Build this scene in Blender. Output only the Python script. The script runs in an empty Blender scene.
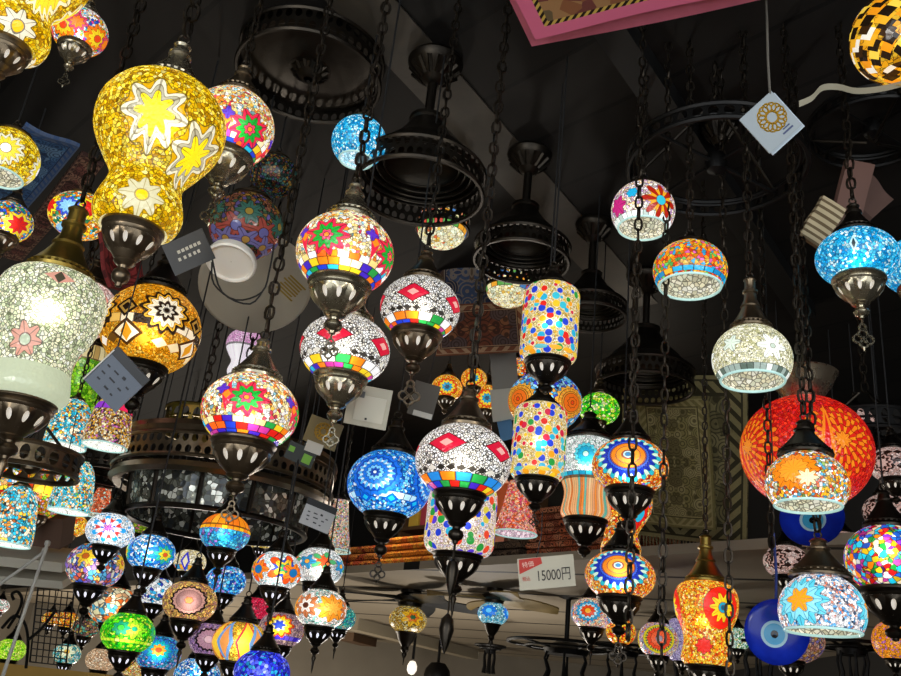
import bpy, math, random
from mathutils import Vector, Matrix
rnd = random.Random(7)
PI = math.pi
scene = bpy.context.scene
COL = scene.collection

# ------------------------------------------------------------------ camera
FPX, CXP, CYP = 912.0, 450.5, 338.0
ELEV, ROLL = math.radians(22.7), math.radians(6.3)
EYE = Vector((0, 0, 1.5))
FWD = Vector((0, math.cos(ELEV), math.sin(ELEV)))
U0 = Vector((0, -math.sin(ELEV), math.cos(ELEV)))
R0 = Vector((1, 0, 0))
RIGHT = math.cos(ROLL) * R0 + math.sin(ROLL) * U0
UP = -math.sin(ROLL) * R0 + math.cos(ROLL) * U0
cam_data = bpy.data.cameras.new('camera')
cam_data.sensor_fit = 'HORIZONTAL'
cam_data.sensor_width = 36.0
cam_data.lens = 36.0 * FPX / 901.0
cam_data.clip_start = 0.05
cam = bpy.data.objects.new('camera', cam_data)
M = Matrix((RIGHT, UP, -FWD)).transposed().to_4x4()
M.translation = EYE
cam.matrix_world = M
COL.objects.link(cam)
scene.camera = cam

CEIL = 3.0            # ceiling height
LOFT = 1.5 + 0.62     # underside of the loft

def ray(px, py):
    return FWD + (px - CXP) / FPX * RIGHT - (py - CYP) / FPX * UP

def at(px, py, depth):
    return EYE + ray(px, py) * depth

def at_z(px, py, z):
    d = ray(px, py)
    return EYE + d * ((z - EYE.z) / d.z)

def depth_of(p):
    return (p - EYE).dot(FWD)

def smooth(a, b, x):
    t = max(0, min(1, (x - a) / (b - a)))
    return t * t * (3 - 2 * t)

# ------------------------------------------------------------------ colours
def hexc(h):
    if not isinstance(h, str):
        return tuple(h)
    h = h.lstrip('#')
    v = [int(h[i:i + 2], 16) / 255 for i in (0, 2, 4)]
    return tuple((c / 12.92 if c <= .04045 else ((c + .055) / 1.055) ** 2.4) for c in v) + (1,)

# ------------------------------------------------------------------ mesh builder
class MB:
    def __init__(s):
        s.v, s.f, s.m = [], [], []

    def face(s, idx, m=0):
        s.f.append(idx)
        s.m.append(m)

    def lathe(s, prof, seg=40, c=(0, 0, 0), m=0):
        b = len(s.v)
        for r, z in prof:
            for k in range(seg):
                a = 2 * PI * k / seg
                s.v.append((c[0] + r * math.cos(a), c[1] + r * math.sin(a), c[2] + z))
        for i in range(len(prof) - 1):
            for k in range(seg):
                k2 = (k + 1) % seg
                s.face((b + i * seg + k, b + (i + 1) * seg + k, b + (i + 1) * seg + k2, b + i * seg + k2), m)

    def tube(s, pts, r, seg=6, closed=False, m=0):
        pts = [Vector(p) for p in pts]
        n = len(pts)
        b = len(s.v)
        prev = None
        for i, p in enumerate(pts):
            if closed:
                t = pts[(i + 1) % n] - pts[i - 1]
            else:
                t = pts[min(i + 1, n - 1)] - pts[max(i - 1, 0)]
            if t.length < 1e-9:
                t = Vector((0, 0, 1))
            t.normalize()
            if prev is None:
                ref = Vector((0, 0, 1)) if abs(t.z) < .9 else Vector((1, 0, 0))
                u = t.cross(ref).normalized()
            else:
                u = (prev - t * prev.dot(t))
                u = u.normalized() if u.length > 1e-6 else t.orthogonal().normalized()
            prev = u
            w = t.cross(u)
            rr = r[i] if isinstance(r, (list, tuple)) else r
            for k in range(seg):
                a = 2 * PI * k / seg
                q = p + (u * math.cos(a) + w * math.sin(a)) * rr
                s.v.append(tuple(q))
        for i in range(n if closed else n - 1):
            i2 = (i + 1) % n
            for k in range(seg):
                k2 = (k + 1) % seg
                s.face((b + i * seg + k, b + i * seg + k2, b + i2 * seg + k2, b + i2 * seg + k), m)
        if not closed:
            s.face(tuple(b + k for k in reversed(range(seg))), m)
            s.face(tuple(b + (n - 1) * seg + k for k in range(seg)), m)

    def ring(s, c, R, r, axis='z', seg=24, ts=6, sx=1, sy=1, m=0):
        pts = []
        for k in range(seg):
            a = 2 * PI * k / seg
            x, y = R * sx * math.cos(a), R * sy * math.sin(a)
            if axis == 'z':
                pts.append((c[0] + x, c[1] + y, c[2]))
            elif axis == 'y':
                pts.append((c[0] + x, c[1], c[2] + y))
            else:
                pts.append((c[0], c[1] + x, c[2] + y))
        s.tube(pts, r, ts, True, m)

    def box(s, c, sz, rot=None, m=0):
        b = len(s.v)
        for dx in (-.5, .5):
            for dy in (-.5, .5):
                for dz in (-.5, .5):
                    p = Vector((dx * sz[0], dy * sz[1], dz * sz[2]))
                    if rot is not None:
                        p = rot @ p
                    s.v.append((c[0] + p.x, c[1] + p.y, c[2] + p.z))
        for q in ((0, 1, 3, 2), (4, 6, 7, 5), (0, 4, 5, 1), (2, 3, 7, 6), (0, 2, 6, 4), (1, 5, 7, 3)):
            s.face(tuple(b + i for i in q), m)

    def pierced(s, surf, n, hw=.3, hh=.36, m=0, shift=0.0, k=12):
        """band with n oval openings; surf(t, ang) -> point, t 0..1"""
        per = []
        for i in range(k):
            a = 2 * PI * (i + .5) / k
            cx, cy = math.cos(a), math.sin(a)
            q = max(abs(cx), abs(cy))
            per.append((cx / q * .5, cy / q * .5, cx * hw, cy * hh))
        for j in range(n):
            b = len(s.v)
            for (ox, oy, ix, iy) in per:
                s.v.append(tuple(surf(.5 + oy, 2 * PI * (j + .5 + ox + shift) / n)))
            for (ox, oy, ix, iy) in per:
                s.v.append(tuple(surf(.5 + iy, 2 * PI * (j + .5 + ix + shift) / n)))
            for i in range(k):
                i2 = (i + 1) % k
                s.face((b + i, b + i2, b + k + i2, b + k + i), m)

    def build(s, name, mats, parent=None, loc=None, mat4=None, sharp=38, flat=False):
        me = bpy.data.meshes.new(name)
        me.from_pydata(s.v, [], s.f)
        if not isinstance(mats, (list, tuple)):
            mats = [mats]
        for mm in mats:
            me.materials.append(mm)
        for p, mi in zip(me.polygons, s.m):
            p.material_index = min(mi, len(mats) - 1)
        me.update()
        if not flat:
            me.shade_smooth()
            me.set_sharp_from_angle(angle=math.radians(sharp))
        o = bpy.data.objects.new(name, me)
        COL.objects.link(o)
        if mat4 is not None:
            o.matrix_world = mat4
        if loc is not None:
            o.location = loc
        if parent is not None:
            o.parent = parent
        return o

def catmull(pts, n=5):
    out = []
    for i in range(len(pts) - 1):
        p0 = pts[max(i - 1, 0)]
        p1, p2 = pts[i], pts[i + 1]
        p3 = pts[min(i + 2, len(pts) - 1)]
        for k in range(n):
            t = k / n
            out.append(tuple(.5 * ((2 * p1[j]) + (-p0[j] + p2[j]) * t + (2 * p0[j] - 5 * p1[j] + 4 * p2[j] - p3[j]) * t * t
                             + (-p0[j] + 3 * p1[j] - 3 * p2[j] + p3[j]) * t ** 3) for j in range(len(p1))))
    out.append(tuple(pts[-1]))
    return out

def empty(name, label, cat, loc, group=None, rotz=0):
    o = bpy.data.objects.new(name, None)
    o.empty_display_size = .05
    o.location = loc
    o.rotation_euler = (0, 0, rotz)
    COL.objects.link(o)
    tag(o, label, cat, group)
    return o

def tag(o, label, cat, group=None):
    o['label'] = label
    o['category'] = cat
    if group:
        o['group'] = group
    return o

def struct(o):
    o['kind'] = 'structure'
    return o

# ------------------------------------------------------------------ materials
class G:
    def __init__(s, name):
        s.mat = bpy.data.materials.new(name)
        s.mat.use_nodes = True
        s.t = s.mat.node_tree
        s.n = s.t.nodes
        s.n.clear()

    def link(s, a, b):
        s.t.links.new(a, b)

    def put(s, sock, v):
        if v is None:
            return
        if isinstance(v, bpy.types.NodeSocket):
            s.link(v, sock)
        else:
            sock.default_value = v

    def math(s, op, a, b=None, c=None):
        n = s.n.new('ShaderNodeMath')
        n.operation = op
        s.put(n.inputs[0], a)
        s.put(n.inputs[1], b)
        s.put(n.inputs[2], c)
        return n.outputs[0]

    def mix(s, fac, a, b, blend='MIX'):
        n = s.n.new('ShaderNodeMix')
        n.data_type = 'RGBA'
        n.blend_type = blend
        s.put(n.inputs[0], fac)
        s.put(n.inputs[6], hexc(a) if not isinstance(a, bpy.types.NodeSocket) else a)
        s.put(n.inputs[7], hexc(b) if not isinstance(b, bpy.types.NodeSocket) else b)
        return n.outputs[2]

    def coord(s, kind='Object', scale=1.0, offset=(0, 0, 0)):
        tc = s.n.new('ShaderNodeTexCoord')
        mp = s.n.new('ShaderNodeMapping')
        sc = scale if isinstance(scale, (tuple, list)) else (scale,) * 3
        mp.inputs['Scale'].default_value = sc
        mp.inputs['Location'].default_value = offset
        s.link(tc.outputs[kind], mp.inputs['Vector'])
        return mp.outputs[0]

    def sep(s, v):
        n = s.n.new('ShaderNodeSeparateXYZ')
        s.link(v, n.inputs[0])
        return n.outputs

    def sepc(s, v):
        n = s.n.new('ShaderNodeSeparateColor')
        s.link(v, n.inputs[0])
        return n.outputs

    def comb(s, x, y, z):
        n = s.n.new('ShaderNodeCombineXYZ')
        s.put(n.inputs[0], x)
        s.put(n.inputs[1], y)
        s.put(n.inputs[2], z)
        return n.outputs[0]

    def ramp(s, fac, pal, const=True):
        n = s.n.new('ShaderNodeValToRGB')
        cr = n.color_ramp
        cr.interpolation = 'CONSTANT' if const else 'LINEAR'
        pal = [(p, 1) if not (isinstance(p, tuple) and len(p) == 2) else p for p in pal]
        tot = sum(w for _, w in pal)
        acc = 0
        for i, (c, w) in enumerate(pal):
            pos = acc / tot if const else i / max(1, len(pal) - 1)
            if i == 0:
                e = cr.elements[0]
                e.position = 0
            elif i == 1:
                e = cr.elements[1]
                e.position = pos
            else:
                e = cr.elements.new(pos)
            e.color = hexc(c)
            acc += w
        if len(pal) == 1:
            cr.elements[1].color = hexc(pal[0][0])
        s.put(n.inputs[0], fac)
        return n.outputs[0]

    def vor(s, vec, scale, feature='F1', rand=1.0, metric='EUCLIDEAN'):
        n = s.n.new('ShaderNodeTexVoronoi')
        n.feature = feature
        if feature == 'F1':
            n.distance = metric
        n.inputs['Scale'].default_value = scale
        n.inputs['Randomness'].default_value = rand
        s.link(vec, n.inputs['Vector'])
        return n

    def noise(s, vec, scale, detail=3, rough=.5):
        n = s.n.new('ShaderNodeTexNoise')
        n.inputs['Scale'].default_value = scale
        n.inputs['Detail'].default_value = detail
        n.inputs['Roughness'].default_value = rough
        if vec is not None:
            s.link(vec, n.inputs['Vector'])
        return n.outputs[0]

    def out(s, base, rough=.5, metal=0.0, emit=None, es=0.0, spec=.5, bump=None, bstr=.3, bdist=.002, alpha=None, see=None):
        p = s.n.new('ShaderNodeBsdfPrincipled')
        o = s.n.new('ShaderNodeOutputMaterial')
        s.put(p.inputs['Base Color'], hexc(base) if not isinstance(base, bpy.types.NodeSocket) else base)
        s.put(p.inputs['Roughness'], rough)
        s.put(p.inputs['Metallic'], metal)
        s.put(p.inputs['Specular IOR Level'], spec)
        if emit is not None:
            s.put(p.inputs['Emission Color'], hexc(emit) if not isinstance(emit, bpy.types.NodeSocket) else emit)
            s.put(p.inputs['Emission Strength'], es)
        if alpha is not None:
            s.put(p.inputs['Alpha'], alpha)
        if bump is not None:
            bn = s.n.new('ShaderNodeBump')
            bn.inputs['Strength'].default_value = bstr
            bn.inputs['Distance'].default_value = bdist
            s.link(bump, bn.inputs['Height'])
            s.link(bn.outputs[0], p.inputs['Normal'])
        if see is not None:      # frosted glass: part of the light of the bulb comes straight through, scattered
            rf = s.n.new('ShaderNodeBsdfRefraction')
            rf.inputs['Roughness'].default_value = .62
            rf.inputs['IOR'].default_value = 1.5
            s.put(rf.inputs['Color'], see)
            mx = s.n.new('ShaderNodeMixShader')
            mx.inputs[0].default_value = .2
            s.link(p.outputs[0], mx.inputs[1])
            s.link(rf.outputs[0], mx.inputs[2])
            s.link(mx.outputs[0], o.inputs[0])
            return s.mat
        s.link(p.outputs[0], o.inputs[0])
        return s.mat

_plain = {}
def plain(name, col, rough=.6, metal=0.0, emit=None, es=0.0, spec=.5):
    if name not in _plain:
        _plain[name] = G(name).out(col, rough, metal, emit, es, spec)
    return _plain[name]

def worn_metal(name, c1, c2, rough, scale=18, metal=.9):
    g = G(name)
    v = g.coord('Object', 1)
    n = g.noise(v, scale, 4, .6)
    col = g.mix(g.math('MULTIPLY', n, 1.2), c1, c2)
    r = g.math('MULTIPLY_ADD', n, .25, rough - .1)
    fine = g.noise(v, scale * 14, 2)
    return g.out(col, r, metal, bump=fine, bstr=.25, bdist=.001)

BRONZE = worn_metal('antique_bronze', '2c241b', '80705a', .30)
DARK = worn_metal('blackened_metal', '1d1a17', '3a342c', .36)
BRASS = worn_metal('aged_brass', '5c4c22', '9a8440', .30)
SILVER = worn_metal('tarnished_silver_bronze', '4a4334', 'b0a68e', .24)
CHAIN = worn_metal('chain_metal', '1a1714', '3e372e', .42)
IRON = plain('black_iron', '100f0e', .5, .6)
CORD = plain('black_cord', '0b0b0b', .6)
NECK = plain('lit_frosted_neck', 'd8d8d8', .4, emit='fff0d8', es=.5)
NECKC = plain('lit_cool_neck', 'd8d8d8', .4, emit='e8ecff', es=.9)
NECK_OFF = plain('unlit_neck', '6b6457', .4)
BULB = plain('bulb_glow', 'ffffff', .4, emit='fff6e2', es=34)
BULB_SOFT = plain('bulb_soft_glow', 'ffffff', .4, emit='fff6e2', es=22)

_mid = [0]
def mosaic(spec, R, phi_cam, elv, sq):
    """stained glass mosaic in the shade's own coordinates"""
    _mid[0] += 1
    g = G('mosaic_glass_%03d' % _mid[0])
    tc = g.n.new('ShaderNodeTexCoord')
    vs = g.n.new('ShaderNodeVectorMath')
    vs.operation = 'SCALE'
    g.link(tc.outputs['Object'], vs.inputs[0])
    vs.inputs['Scale'].default_value = 1.0 / R
    P = vs.outputs[0]
    x, y, z = g.sep(P)
    az = g.math('ARCTAN2', y, x)
    sph = spec.get('mode', 'sph') == 'sph'
    if sph:
        hyp = g.math('SQRT', g.math('ADD', g.math('MULTIPLY', x, x), g.math('MULTIPLY', y, y)))
        V = g.math('ARCTAN2', g.math('DIVIDE', z, sq), hyp)
    else:
        V = z
    off = g.n.new('ShaderNodeVectorMath')
    off.operation = 'ADD'
    g.link(P, off.inputs[0])
    seed = rnd.random() * 40
    off.inputs[1].default_value = (seed, seed * .7, seed * .3)
    Q = off.outputs[0]
    cell = spec.get('cell', 9)
    vn = g.vor(Q, cell, 'F1', 1.0, spec.get('metric', 'EUCLIDEAN'))
    cc = g.sepc(vn.outputs['Color'])
    col = g.ramp(cc[0], spec['base'])
    vari = spec.get('vari', .75)
    bri = g.math('MULTIPLY_ADD', cc[1], vari, 1 - vari * .6)
    col = g.mix(1.0, col, g.comb(bri, bri, bri), 'MULTIPLY')
    grout = spec.get('grout', '1a1510')
    gw = spec.get('gw', .06) * 1.25
    if 'dots' in spec:      # larger glass pebbles set in the fine ground
        dp, dcell, drad = spec['dots']
        dv = g.vor(Q, dcell, 'F1', .75)
        dc = g.sepc(dv.outputs['Color'])
        msk = g.math('LESS_THAN', dv.outputs['Distance'], drad)
    if gw > 0:
        en = g.vor(Q, cell, 'DISTANCE_TO_EDGE')
        gm = g.math('LESS_THAN', en.outputs['Distance'], gw)
        col = g.mix(g.math('MULTIPLY', gm, spec.get('gstr', .85)), col, grout)
    if 'dots' in spec:
        ringm = g.math('LESS_THAN', dv.outputs['Distance'], drad * 1.18)
        col = g.mix(g.math('MULTIPLY', ringm, .6), col, 'e8dcb8')
        col = g.mix(msk, col, g.ramp(dc[0], dp))
    for b in spec.get('bands', []):
        v0, v1, cnt, pal = b[:4]
        style = b[4] if len(b) > 4 else 'sq'
        inb = g.math('MULTIPLY', g.math('GREATER_THAN', V, v0), g.math('LESS_THAN', V, v1))
        u = g.math('MULTIPLY', az, cnt / (2 * PI))
        u = g.math('ADD', u, rnd.random())
        idn = g.math('FLOOR', u)
        fr = g.math('FRACT', u)
        wn = g.n.new('ShaderNodeTexWhiteNoise')
        wn.noise_dimensions = '1D'
        g.put(wn.inputs['W'], g.math('ADD', g.math('WRAP', idn, float(cnt), 0.0), seed + v0))
        bc = g.ramp(wn.outputs[0], pal)
        fy = g.math('DIVIDE', g.math('SUBTRACT', V, v0), v1 - v0)
        ex = g.math('ABSOLUTE', g.math('SUBTRACT', fr, .5))
        ey = g.math('ABSOLUTE', g.math('SUBTRACT', fy, .5))
        if style == 'sq':
            dk = g.math('GREATER_THAN', g.math('MAXIMUM', ex, ey), .44)
            bc = g.mix(g.math('MULTIPLY', dk, .8), bc, spec.get('bgrout', '201810'))
        elif style == 'dia':
            inb = g.math('MULTIPLY', inb, g.math('LESS_THAN', g.math('ADD', ex, ey), .5))
        elif style == 'oval':
            q = g.math('ADD', g.math('MULTIPLY', ex, ex), g.math('MULTIPLY', ey, ey))
            inb = g.math('MULTIPLY', inb, g.math('LESS_THAN', q, .2))
        col = g.mix(inb, col, bc)
    for md in spec.get('meds', []):
        k = md.get('k', 4)
        if 'lat' in md:
            v0 = md['lat']
        elif sph:
            v0 = math.asin(max(-.98, min(.98, md['dv']))) - elv
        else:
            if md['dv'] > -.7 and spec.get('round', True):
                v0 = math.sin(math.asin(md['dv']) - elv)
            else:
                v0 = (md['dv'] - md.get('rf', 1.0) * math.sin(elv)) / math.cos(elv)
        ph0 = phi_cam + math.asin(max(-.99, min(.99, md['du'])))
        da = g.math('WRAP', g.math('SUBTRACT', az, ph0), PI / k, -PI / k)
        dx = g.math('MULTIPLY', da, math.cos(v0) if sph else md.get('rf', 1.0))
        dy = g.math('SUBTRACT', V, v0)
        if 'dia' in md:
            for (a_, b_, c_) in md['dia']:
                q = g.math('ADD', g.math('DIVIDE', g.math('ABSOLUTE', dx), a_), g.math('DIVIDE', g.math('ABSOLUTE', dy), b_))
                col = g.mix(g.math('LESS_THAN', q, 1.0), col, c_)
            continue
        rr = g.math('SQRT', g.math('ADD', g.math('MULTIPLY', dx, dx), g.math('MULTIPLY', dy, dy)))
        ph = g.math('ARCTAN2', dy, dx)
        for ly in md['layers']:
            r, c_, n, amp = ly[:4]
            c2 = ly[4] if len(ly) > 4 else None
            if n and amp:
                rm = g.math('MULTIPLY_ADD', g.math('COSINE', g.math('MULTIPLY', ph, float(n))), r * amp, r)
            else:
                rm = r
            msk = g.math('LESS_THAN', rr, rm)
            cs = hexc(c_)
            if n and c2:
                alt = g.math('GREATER_THAN', g.math('COSINE', g.math('MULTIPLY', ph, float(n))), 0.0)
                cs = g.mix(alt, c2, c_)
            if n:
                ln = g.math('LESS_THAN', g.math('ABSOLUTE', g.math('SINE', g.math('MULTIPLY', ph, n * .5))), .13)
                if c2:
                    ln = g.math('LESS_THAN', g.math('ABSOLUTE', g.math('COSINE', g.math('MULTIPLY', ph, float(n)))), .22)
                cs = g.mix(g.math('MULTIPLY', ln, .6), cs, md.get('line', '251a10'))
            if md.get('edge', 1):
                em = g.math('LESS_THAN', rr, g.math('ADD', rm, .022))
                col = g.mix(g.math('MULTIPLY', em, .75), col, md.get('line', '251a10'))
            col = g.mix(msk, col, cs)
    es = spec.get('es', 1.0) * .93
    base = g.mix(1.0, col, (.55, .55, .55, 1), 'MULTIPLY')
    fine = vn.outputs['Distance']
    return g.out(base, .22, 0, emit=col if es > 0 else None, es=es, spec=.5, bump=fine, bstr=.35, bdist=R * .03, see=col if spec.get('frost') else None)

# ------------------------------------------------------------------ shade shapes (unit radius)
def shape(kind, sq, **kw):
    if kind == 'globe':
        rt, rb = kw.get('rt', .42), kw.get('rb', .5)
        t1, t0 = math.acos(rt), -math.acos(rb)
        return [(math.cos(t1 + (t0 - t1) * i / 22), sq * math.sin(t1 + (t0 - t1) * i / 22)) for i in range(23)]
    if kind == 'open':
        rt, rb = kw.get('rt', .42), kw.get('rb', .82)
        t1, t0 = math.acos(rt), -math.acos(rb)
        return [(math.cos(t1 + (t0 - t1) * i / 20), sq * math.sin(t1 + (t0 - t1) * i / 20)) for i in range(21)]
    if kind == 'cyl':
        h = kw.get('h', 1.3)
        return catmull([(.55, h), (.82, h - .04), (.97, h - .2), (1, h - .45), (1, 0), (1, -h + .45), (.97, -h + .22), (.85, -h + .06), (.66, -h)], 4)
    if kind == 'hour':
        return catmull([(.38, .74), (.72, .62), (.95, .3), (1.0, 0), (.95, -.3), (.75, -.66), (.57, -.95), (.56, -1.15), (.64, -1.42), (.66, -1.6), (.6, -1.78), (.5, -1.86)], 4)
    if kind == 'vase':
        return catmull([(.40, .72), (.78, .62), (.97, .35), (1.0, 0), (.95, -.3), (.80, -.65), (.70, -.95), (.70, -1.2), (.76, -1.5), (.76, -1.7), (.6, -1.86)], 4)
    if kind == 'bell':
        h = kw.get('h', 1.0)
        return catmull([(.3, h), (.55, h * .85), (.78, h * .5), (.9, 0), (.98, -h * .5), (1.0, -h * .85), (.97, -h)], 4)
    if kind == 'cone':
        h = kw.get('h', 1.0)
        return catmull([(.4, h), (.5, h * .7), (.66, 0), (.85, -h * .6), (1.0, -h)], 4)

def chain_mesh(z0, z1, L=.026, W=.015, wire=.0022, cord=True):
    mb = MB()
    if L <= 0:
        mb.tube([(0, 0, z0), (0, 0, (z0 + z1) / 2), (0, 0, z1)], wire, 6)
        return mb
    pitch = L - 2 * wire * 1.15
    n = max(1, int((z1 - z0) / pitch) + 1)
    for i in range(n):
        zc = z0 + pitch * i + L / 2 - wire
        sw = rnd.uniform(-.35, .35)
        ca, sa = (math.cos(sw), math.sin(sw)) if i % 2 else (-math.sin(sw), math.cos(sw))
        pts = []
        for k in range(10):
            a = 2 * PI * k / 10
            u = W / 2 * math.cos(a) * .85
            w = L / 2 * math.sin(a)
            w = max(-L / 2 + wire, min(L / 2 - wire, w * 1.05))
            pts.append((u * ca, u * sa, zc + w))
        mb.tube(pts, wire, 5, True)
    if cord:
        pts = []
        m = max(2, int((z1 - z0) / .03))
        for i in range(m + 1):
            t = i / m
            a = i * 1.3
            pts.append((.0045 * math.cos(a), .0045 * math.sin(a), z0 + (z1 - z0) * t))
        mb.tube(pts, .0016, 5)
    return mb

def filigree(R, z):
    """open-work drop of wire loops hanging below a ball, top at z"""
    mb = MB()
    s = R
    w = .035 * s
    mb.tube([(0, 0, z), (0, 0, z - .16 * s)], w, 6)
    mb.ring((0, 0, z - .24 * s), .09 * s, w, 'y', 12, 5)
    c = z - .55 * s
    mb.ring((0, 0, c + .13 * s), .12 * s, w, 'y', 12, 5)
    mb.ring((.15 * s, 0, c - .03 * s), .12 * s, w, 'y', 12, 5)
    mb.ring((-.15 * s, 0, c - .03 * s), .12 * s, w, 'y', 12, 5)
    mb.ring((0, 0, c - .15 * s), .11 * s, w, 'y', 12, 5)
    mb.tube([(0, 0, c - .26 * s), (0, 0, c - .36 * s)], [w * 1.4, w * .4], 6)
    return mb

LAMPS = []
def lamp(label, px, py, w, D, kind, spec, sq=.85, cup=.62, fin='drop', cap='bell', chain='cord', group=None,
         metal=None, capmetal=None, bottom=None, neck=None, top=None, tilt=None, name='mosaic_pendant_lamp', cat='pendant lamp',
         bulb=None, capw=1.0, finlen=1.0, inner=None, seg=44, **kw):
    metal = metal or BRONZE
    capmetal = capmetal or metal
    depth = FPX * D / w
    c = at(px, py, depth)
    R = D / 2
    elv = math.asin(max(-1, min(1, (c.z - EYE.z) / (c - EYE).length)))
    phi_cam = math.atan2(EYE.y - c.y, EYE.x - c.x)
    root = empty(name, label, cat, c, group)
    prof = shape(kind, sq, **kw)
    spec = dict(spec)
    hot = bulb is not None or (spec.get('es', 1) > .7 and kind in ('globe', 'cyl', 'hour', 'vase') and bottom is None and w >= 44)
    if hot:
        spec['frost'] = True
        if bulb is None:
            bulb = (-.02, BULB_SOFT)
    if kind == 'cyl':
        spec['round'] = False
    mat = mosaic(spec, R, phi_cam, elv, sq)
    is_open = bottom == 'open' or (bottom is None and kind in ('open', 'bell', 'cone'))
    mb = MB()
    P = [(r * R, z * R) for r, z in prof]
    mb.lathe(P, seg, m=0)
    if is_open:
        th = .035
        Pi = [(max(.02, r - th) * R, z * R) for r, z in reversed(prof)]
        mb.lathe([P[-1], (P[-1][0] - th * R * .5, P[-1][1] - th * R * .6), Pi[0]], seg, m=2)
        mb.lathe(Pi, seg, m=1)
        mb.ring((0, 0, P[-1][1] - .02 * R), P[-1][0] - .02 * R, .036 * R, 'z', seg, 6, m=2)
    if inner is None:
        inner = dict(base=['fbf4dc', 'e9e0c0', 'd8d8c0', 'f2efe0', 'c9c4a8'], cell=8, gw=.07, grout='4a4638', gstr=.8, es=.72 if spec.get('es', 1) > .3 else .0, vari=.3)
    mats = [mat]
    if is_open:
        mats += [mosaic(inner, R, phi_cam, elv, sq), plain('clear_glass_lip', 'b8d4d0', .1, emit='a8d4cc', es=.6)]
    mb.build('shade', mats, root)
    rt, zt = prof[0]
    rb, zb = prof[-1]
    lit = spec.get('es', 1) > .3
    # cap
    kb = max(rt, .3) * 1.12 * capw
    if cap == 'bell':
        cp = [(kb * .98, zt - .05), (kb * 1.14, zt - .03), (kb * 1.16, zt + .02), (kb * 1.05, zt + .07), (kb * 1.0, zt + .11), (kb * 1.03, zt + .14), (kb * .93, zt + .2),
              (kb * .8, zt + .28), (kb * .62, zt + .40), (kb * .46, zt + .52), (kb * .38, zt + .60), (kb * .44, zt + .63), (kb * .44, zt + .67),
              (kb * .32, zt + .70), (kb * .28, zt + .80), (kb * .34, zt + .84), (kb * .22, zt + .9), (.02, zt + .93)]
    elif cap == 'tall':
        cp = [(kb * 1.0, zt - .06), (kb * 1.16, zt - .03), (kb * 1.18, zt + .03), (kb * 1.06, zt + .08), (kb * 1.1, zt + .12), (kb * .95, zt + .2), (kb * .75, zt + .36), (kb * .58, zt + .52), (kb * .5, zt + .62),
              (kb * .55, zt + .66), (kb * .48, zt + .72), (kb * .36, zt + .86), (kb * .34, zt + 1.02), (kb * .42, zt + 1.06), (kb * .42, zt + 1.12), (kb * .3, zt + 1.16), (kb * .3, zt + 1.4), (kb * .36, zt + 1.44), (kb * .24, zt + 1.5), (.02, zt + 1.52)]
    elif cap == 'bowl':
        cp = [(.24, zt - .1), (.26, zt), (.34, zt + .1), (.46, zt + .26), (.53, zt + .42), (.56, zt + .45), (.53, zt + .47), (.44, zt + .42), (.2, zt + .36), (.09, zt + .38), (.08, zt + .5), (.12, zt + .53), (.02, zt + .56)]
    elif cap == 'dome':
        cp = [(kb * 1.05, zt - .12), (kb * 1.5, zt - .1), (kb * 1.52, zt - .03), (kb * 1.4, zt + .06), (kb * 1.15, zt + .18), (kb * .85, zt + .3), (kb * .55, zt + .42), (kb * .34, zt + .52), (kb * .3, zt + .62), (kb * .4, zt + .66), (kb * .3, zt + .72), (.02, zt + .74)]
    else:
        cp = [(kb * 1.0, zt - .05), (kb * 1.15, zt - .02), (kb * 1.15, zt + .04), (kb * .9, zt + .1), (kb * .6, zt + .18), (kb * .35, zt + .26), (kb * .3, zt + .36), (.02, zt + .4)]
    mc = MB()
    mc.lathe([(r * R, z * R) for r, z in cp], 32)
    if cap in ('bell', 'tall', 'dome'):      # beaded rim
        nb = 28
        for i in range(nb):
            a = 2 * PI * i / nb
            rr = kb * 1.08 * R * (1.3 if cap == 'dome' else 1)
            mc.box((rr * math.cos(a), rr * math.sin(a), (zt + .09) * R), (.05 * R, .05 * R, .03 * R), Matrix.Rotation(a, 3, 'Z'))
    ztop = cp[-1][1]
    capo = mc.build('cap', capmetal, root)
    hk = MB()
    hk.ring((0, 0, (ztop + .07) * R), .09 * R, .022 * R, 'y', 14, 6)
    hk.build('hook_ring', CHAIN, capo)
    # cup
    if not is_open and bottom != 'none':
        c_ = cup
        z0 = zb
        up = [(rb * .98, z0 + .05), (c_ * 1.0, z0 + .07), (c_ * 1.05, z0 + .03), (c_ * 1.05, z0 - .01), (c_ * .97, z0 - .05), (c_ * .94, z0 - .07), (c_ * .99, z0 - .10), (c_ * .97, z0 - .13), (c_ * .92, z0 - .16)]
        if rb > c_:
            up[0] = (c_ * .9, z0 + .05)
        hh = .36 * c_ / .62
        zl = z0 - .16 - hh
        lo = [(c_ * .52, zl), (c_ * .44, zl - .05), (c_ * .34, zl - .1), (c_ * .37, zl - .13), (c_ * .3, zl - .17), (c_ * .17, zl - .2), (c_ * .15, zl - .24),
              (c_ * .27, zl - .29), (c_ * .31, zl - .36), (c_ * .26, zl - .43), (c_ * .12, zl - .48), (c_ * .1, zl - .53), (.004, zl - .55)]
        mu = MB()
        mu.lathe([(r * R, z * R) for r, z in up], 40)
        def surf(t, a):
            # t 1 at the top
            r = c_ * (.52 + (.92 - .52) * (1 - (1 - t) ** 1.7))
            r *= 1 + .045 * math.sin(PI * max(0, min(1, t))) * (-math.cos(11 * a))
            zz = zl + hh * t
            return (r * R * math.cos(a), r * R * math.sin(a), zz * R)
        mu.pierced(surf, 11, .17, .27)
        mu.lathe([(r * R, z * R) for r, z in lo], 32)
        cupo = mu.build('cup', metal, root)
        ng = MB()
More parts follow.
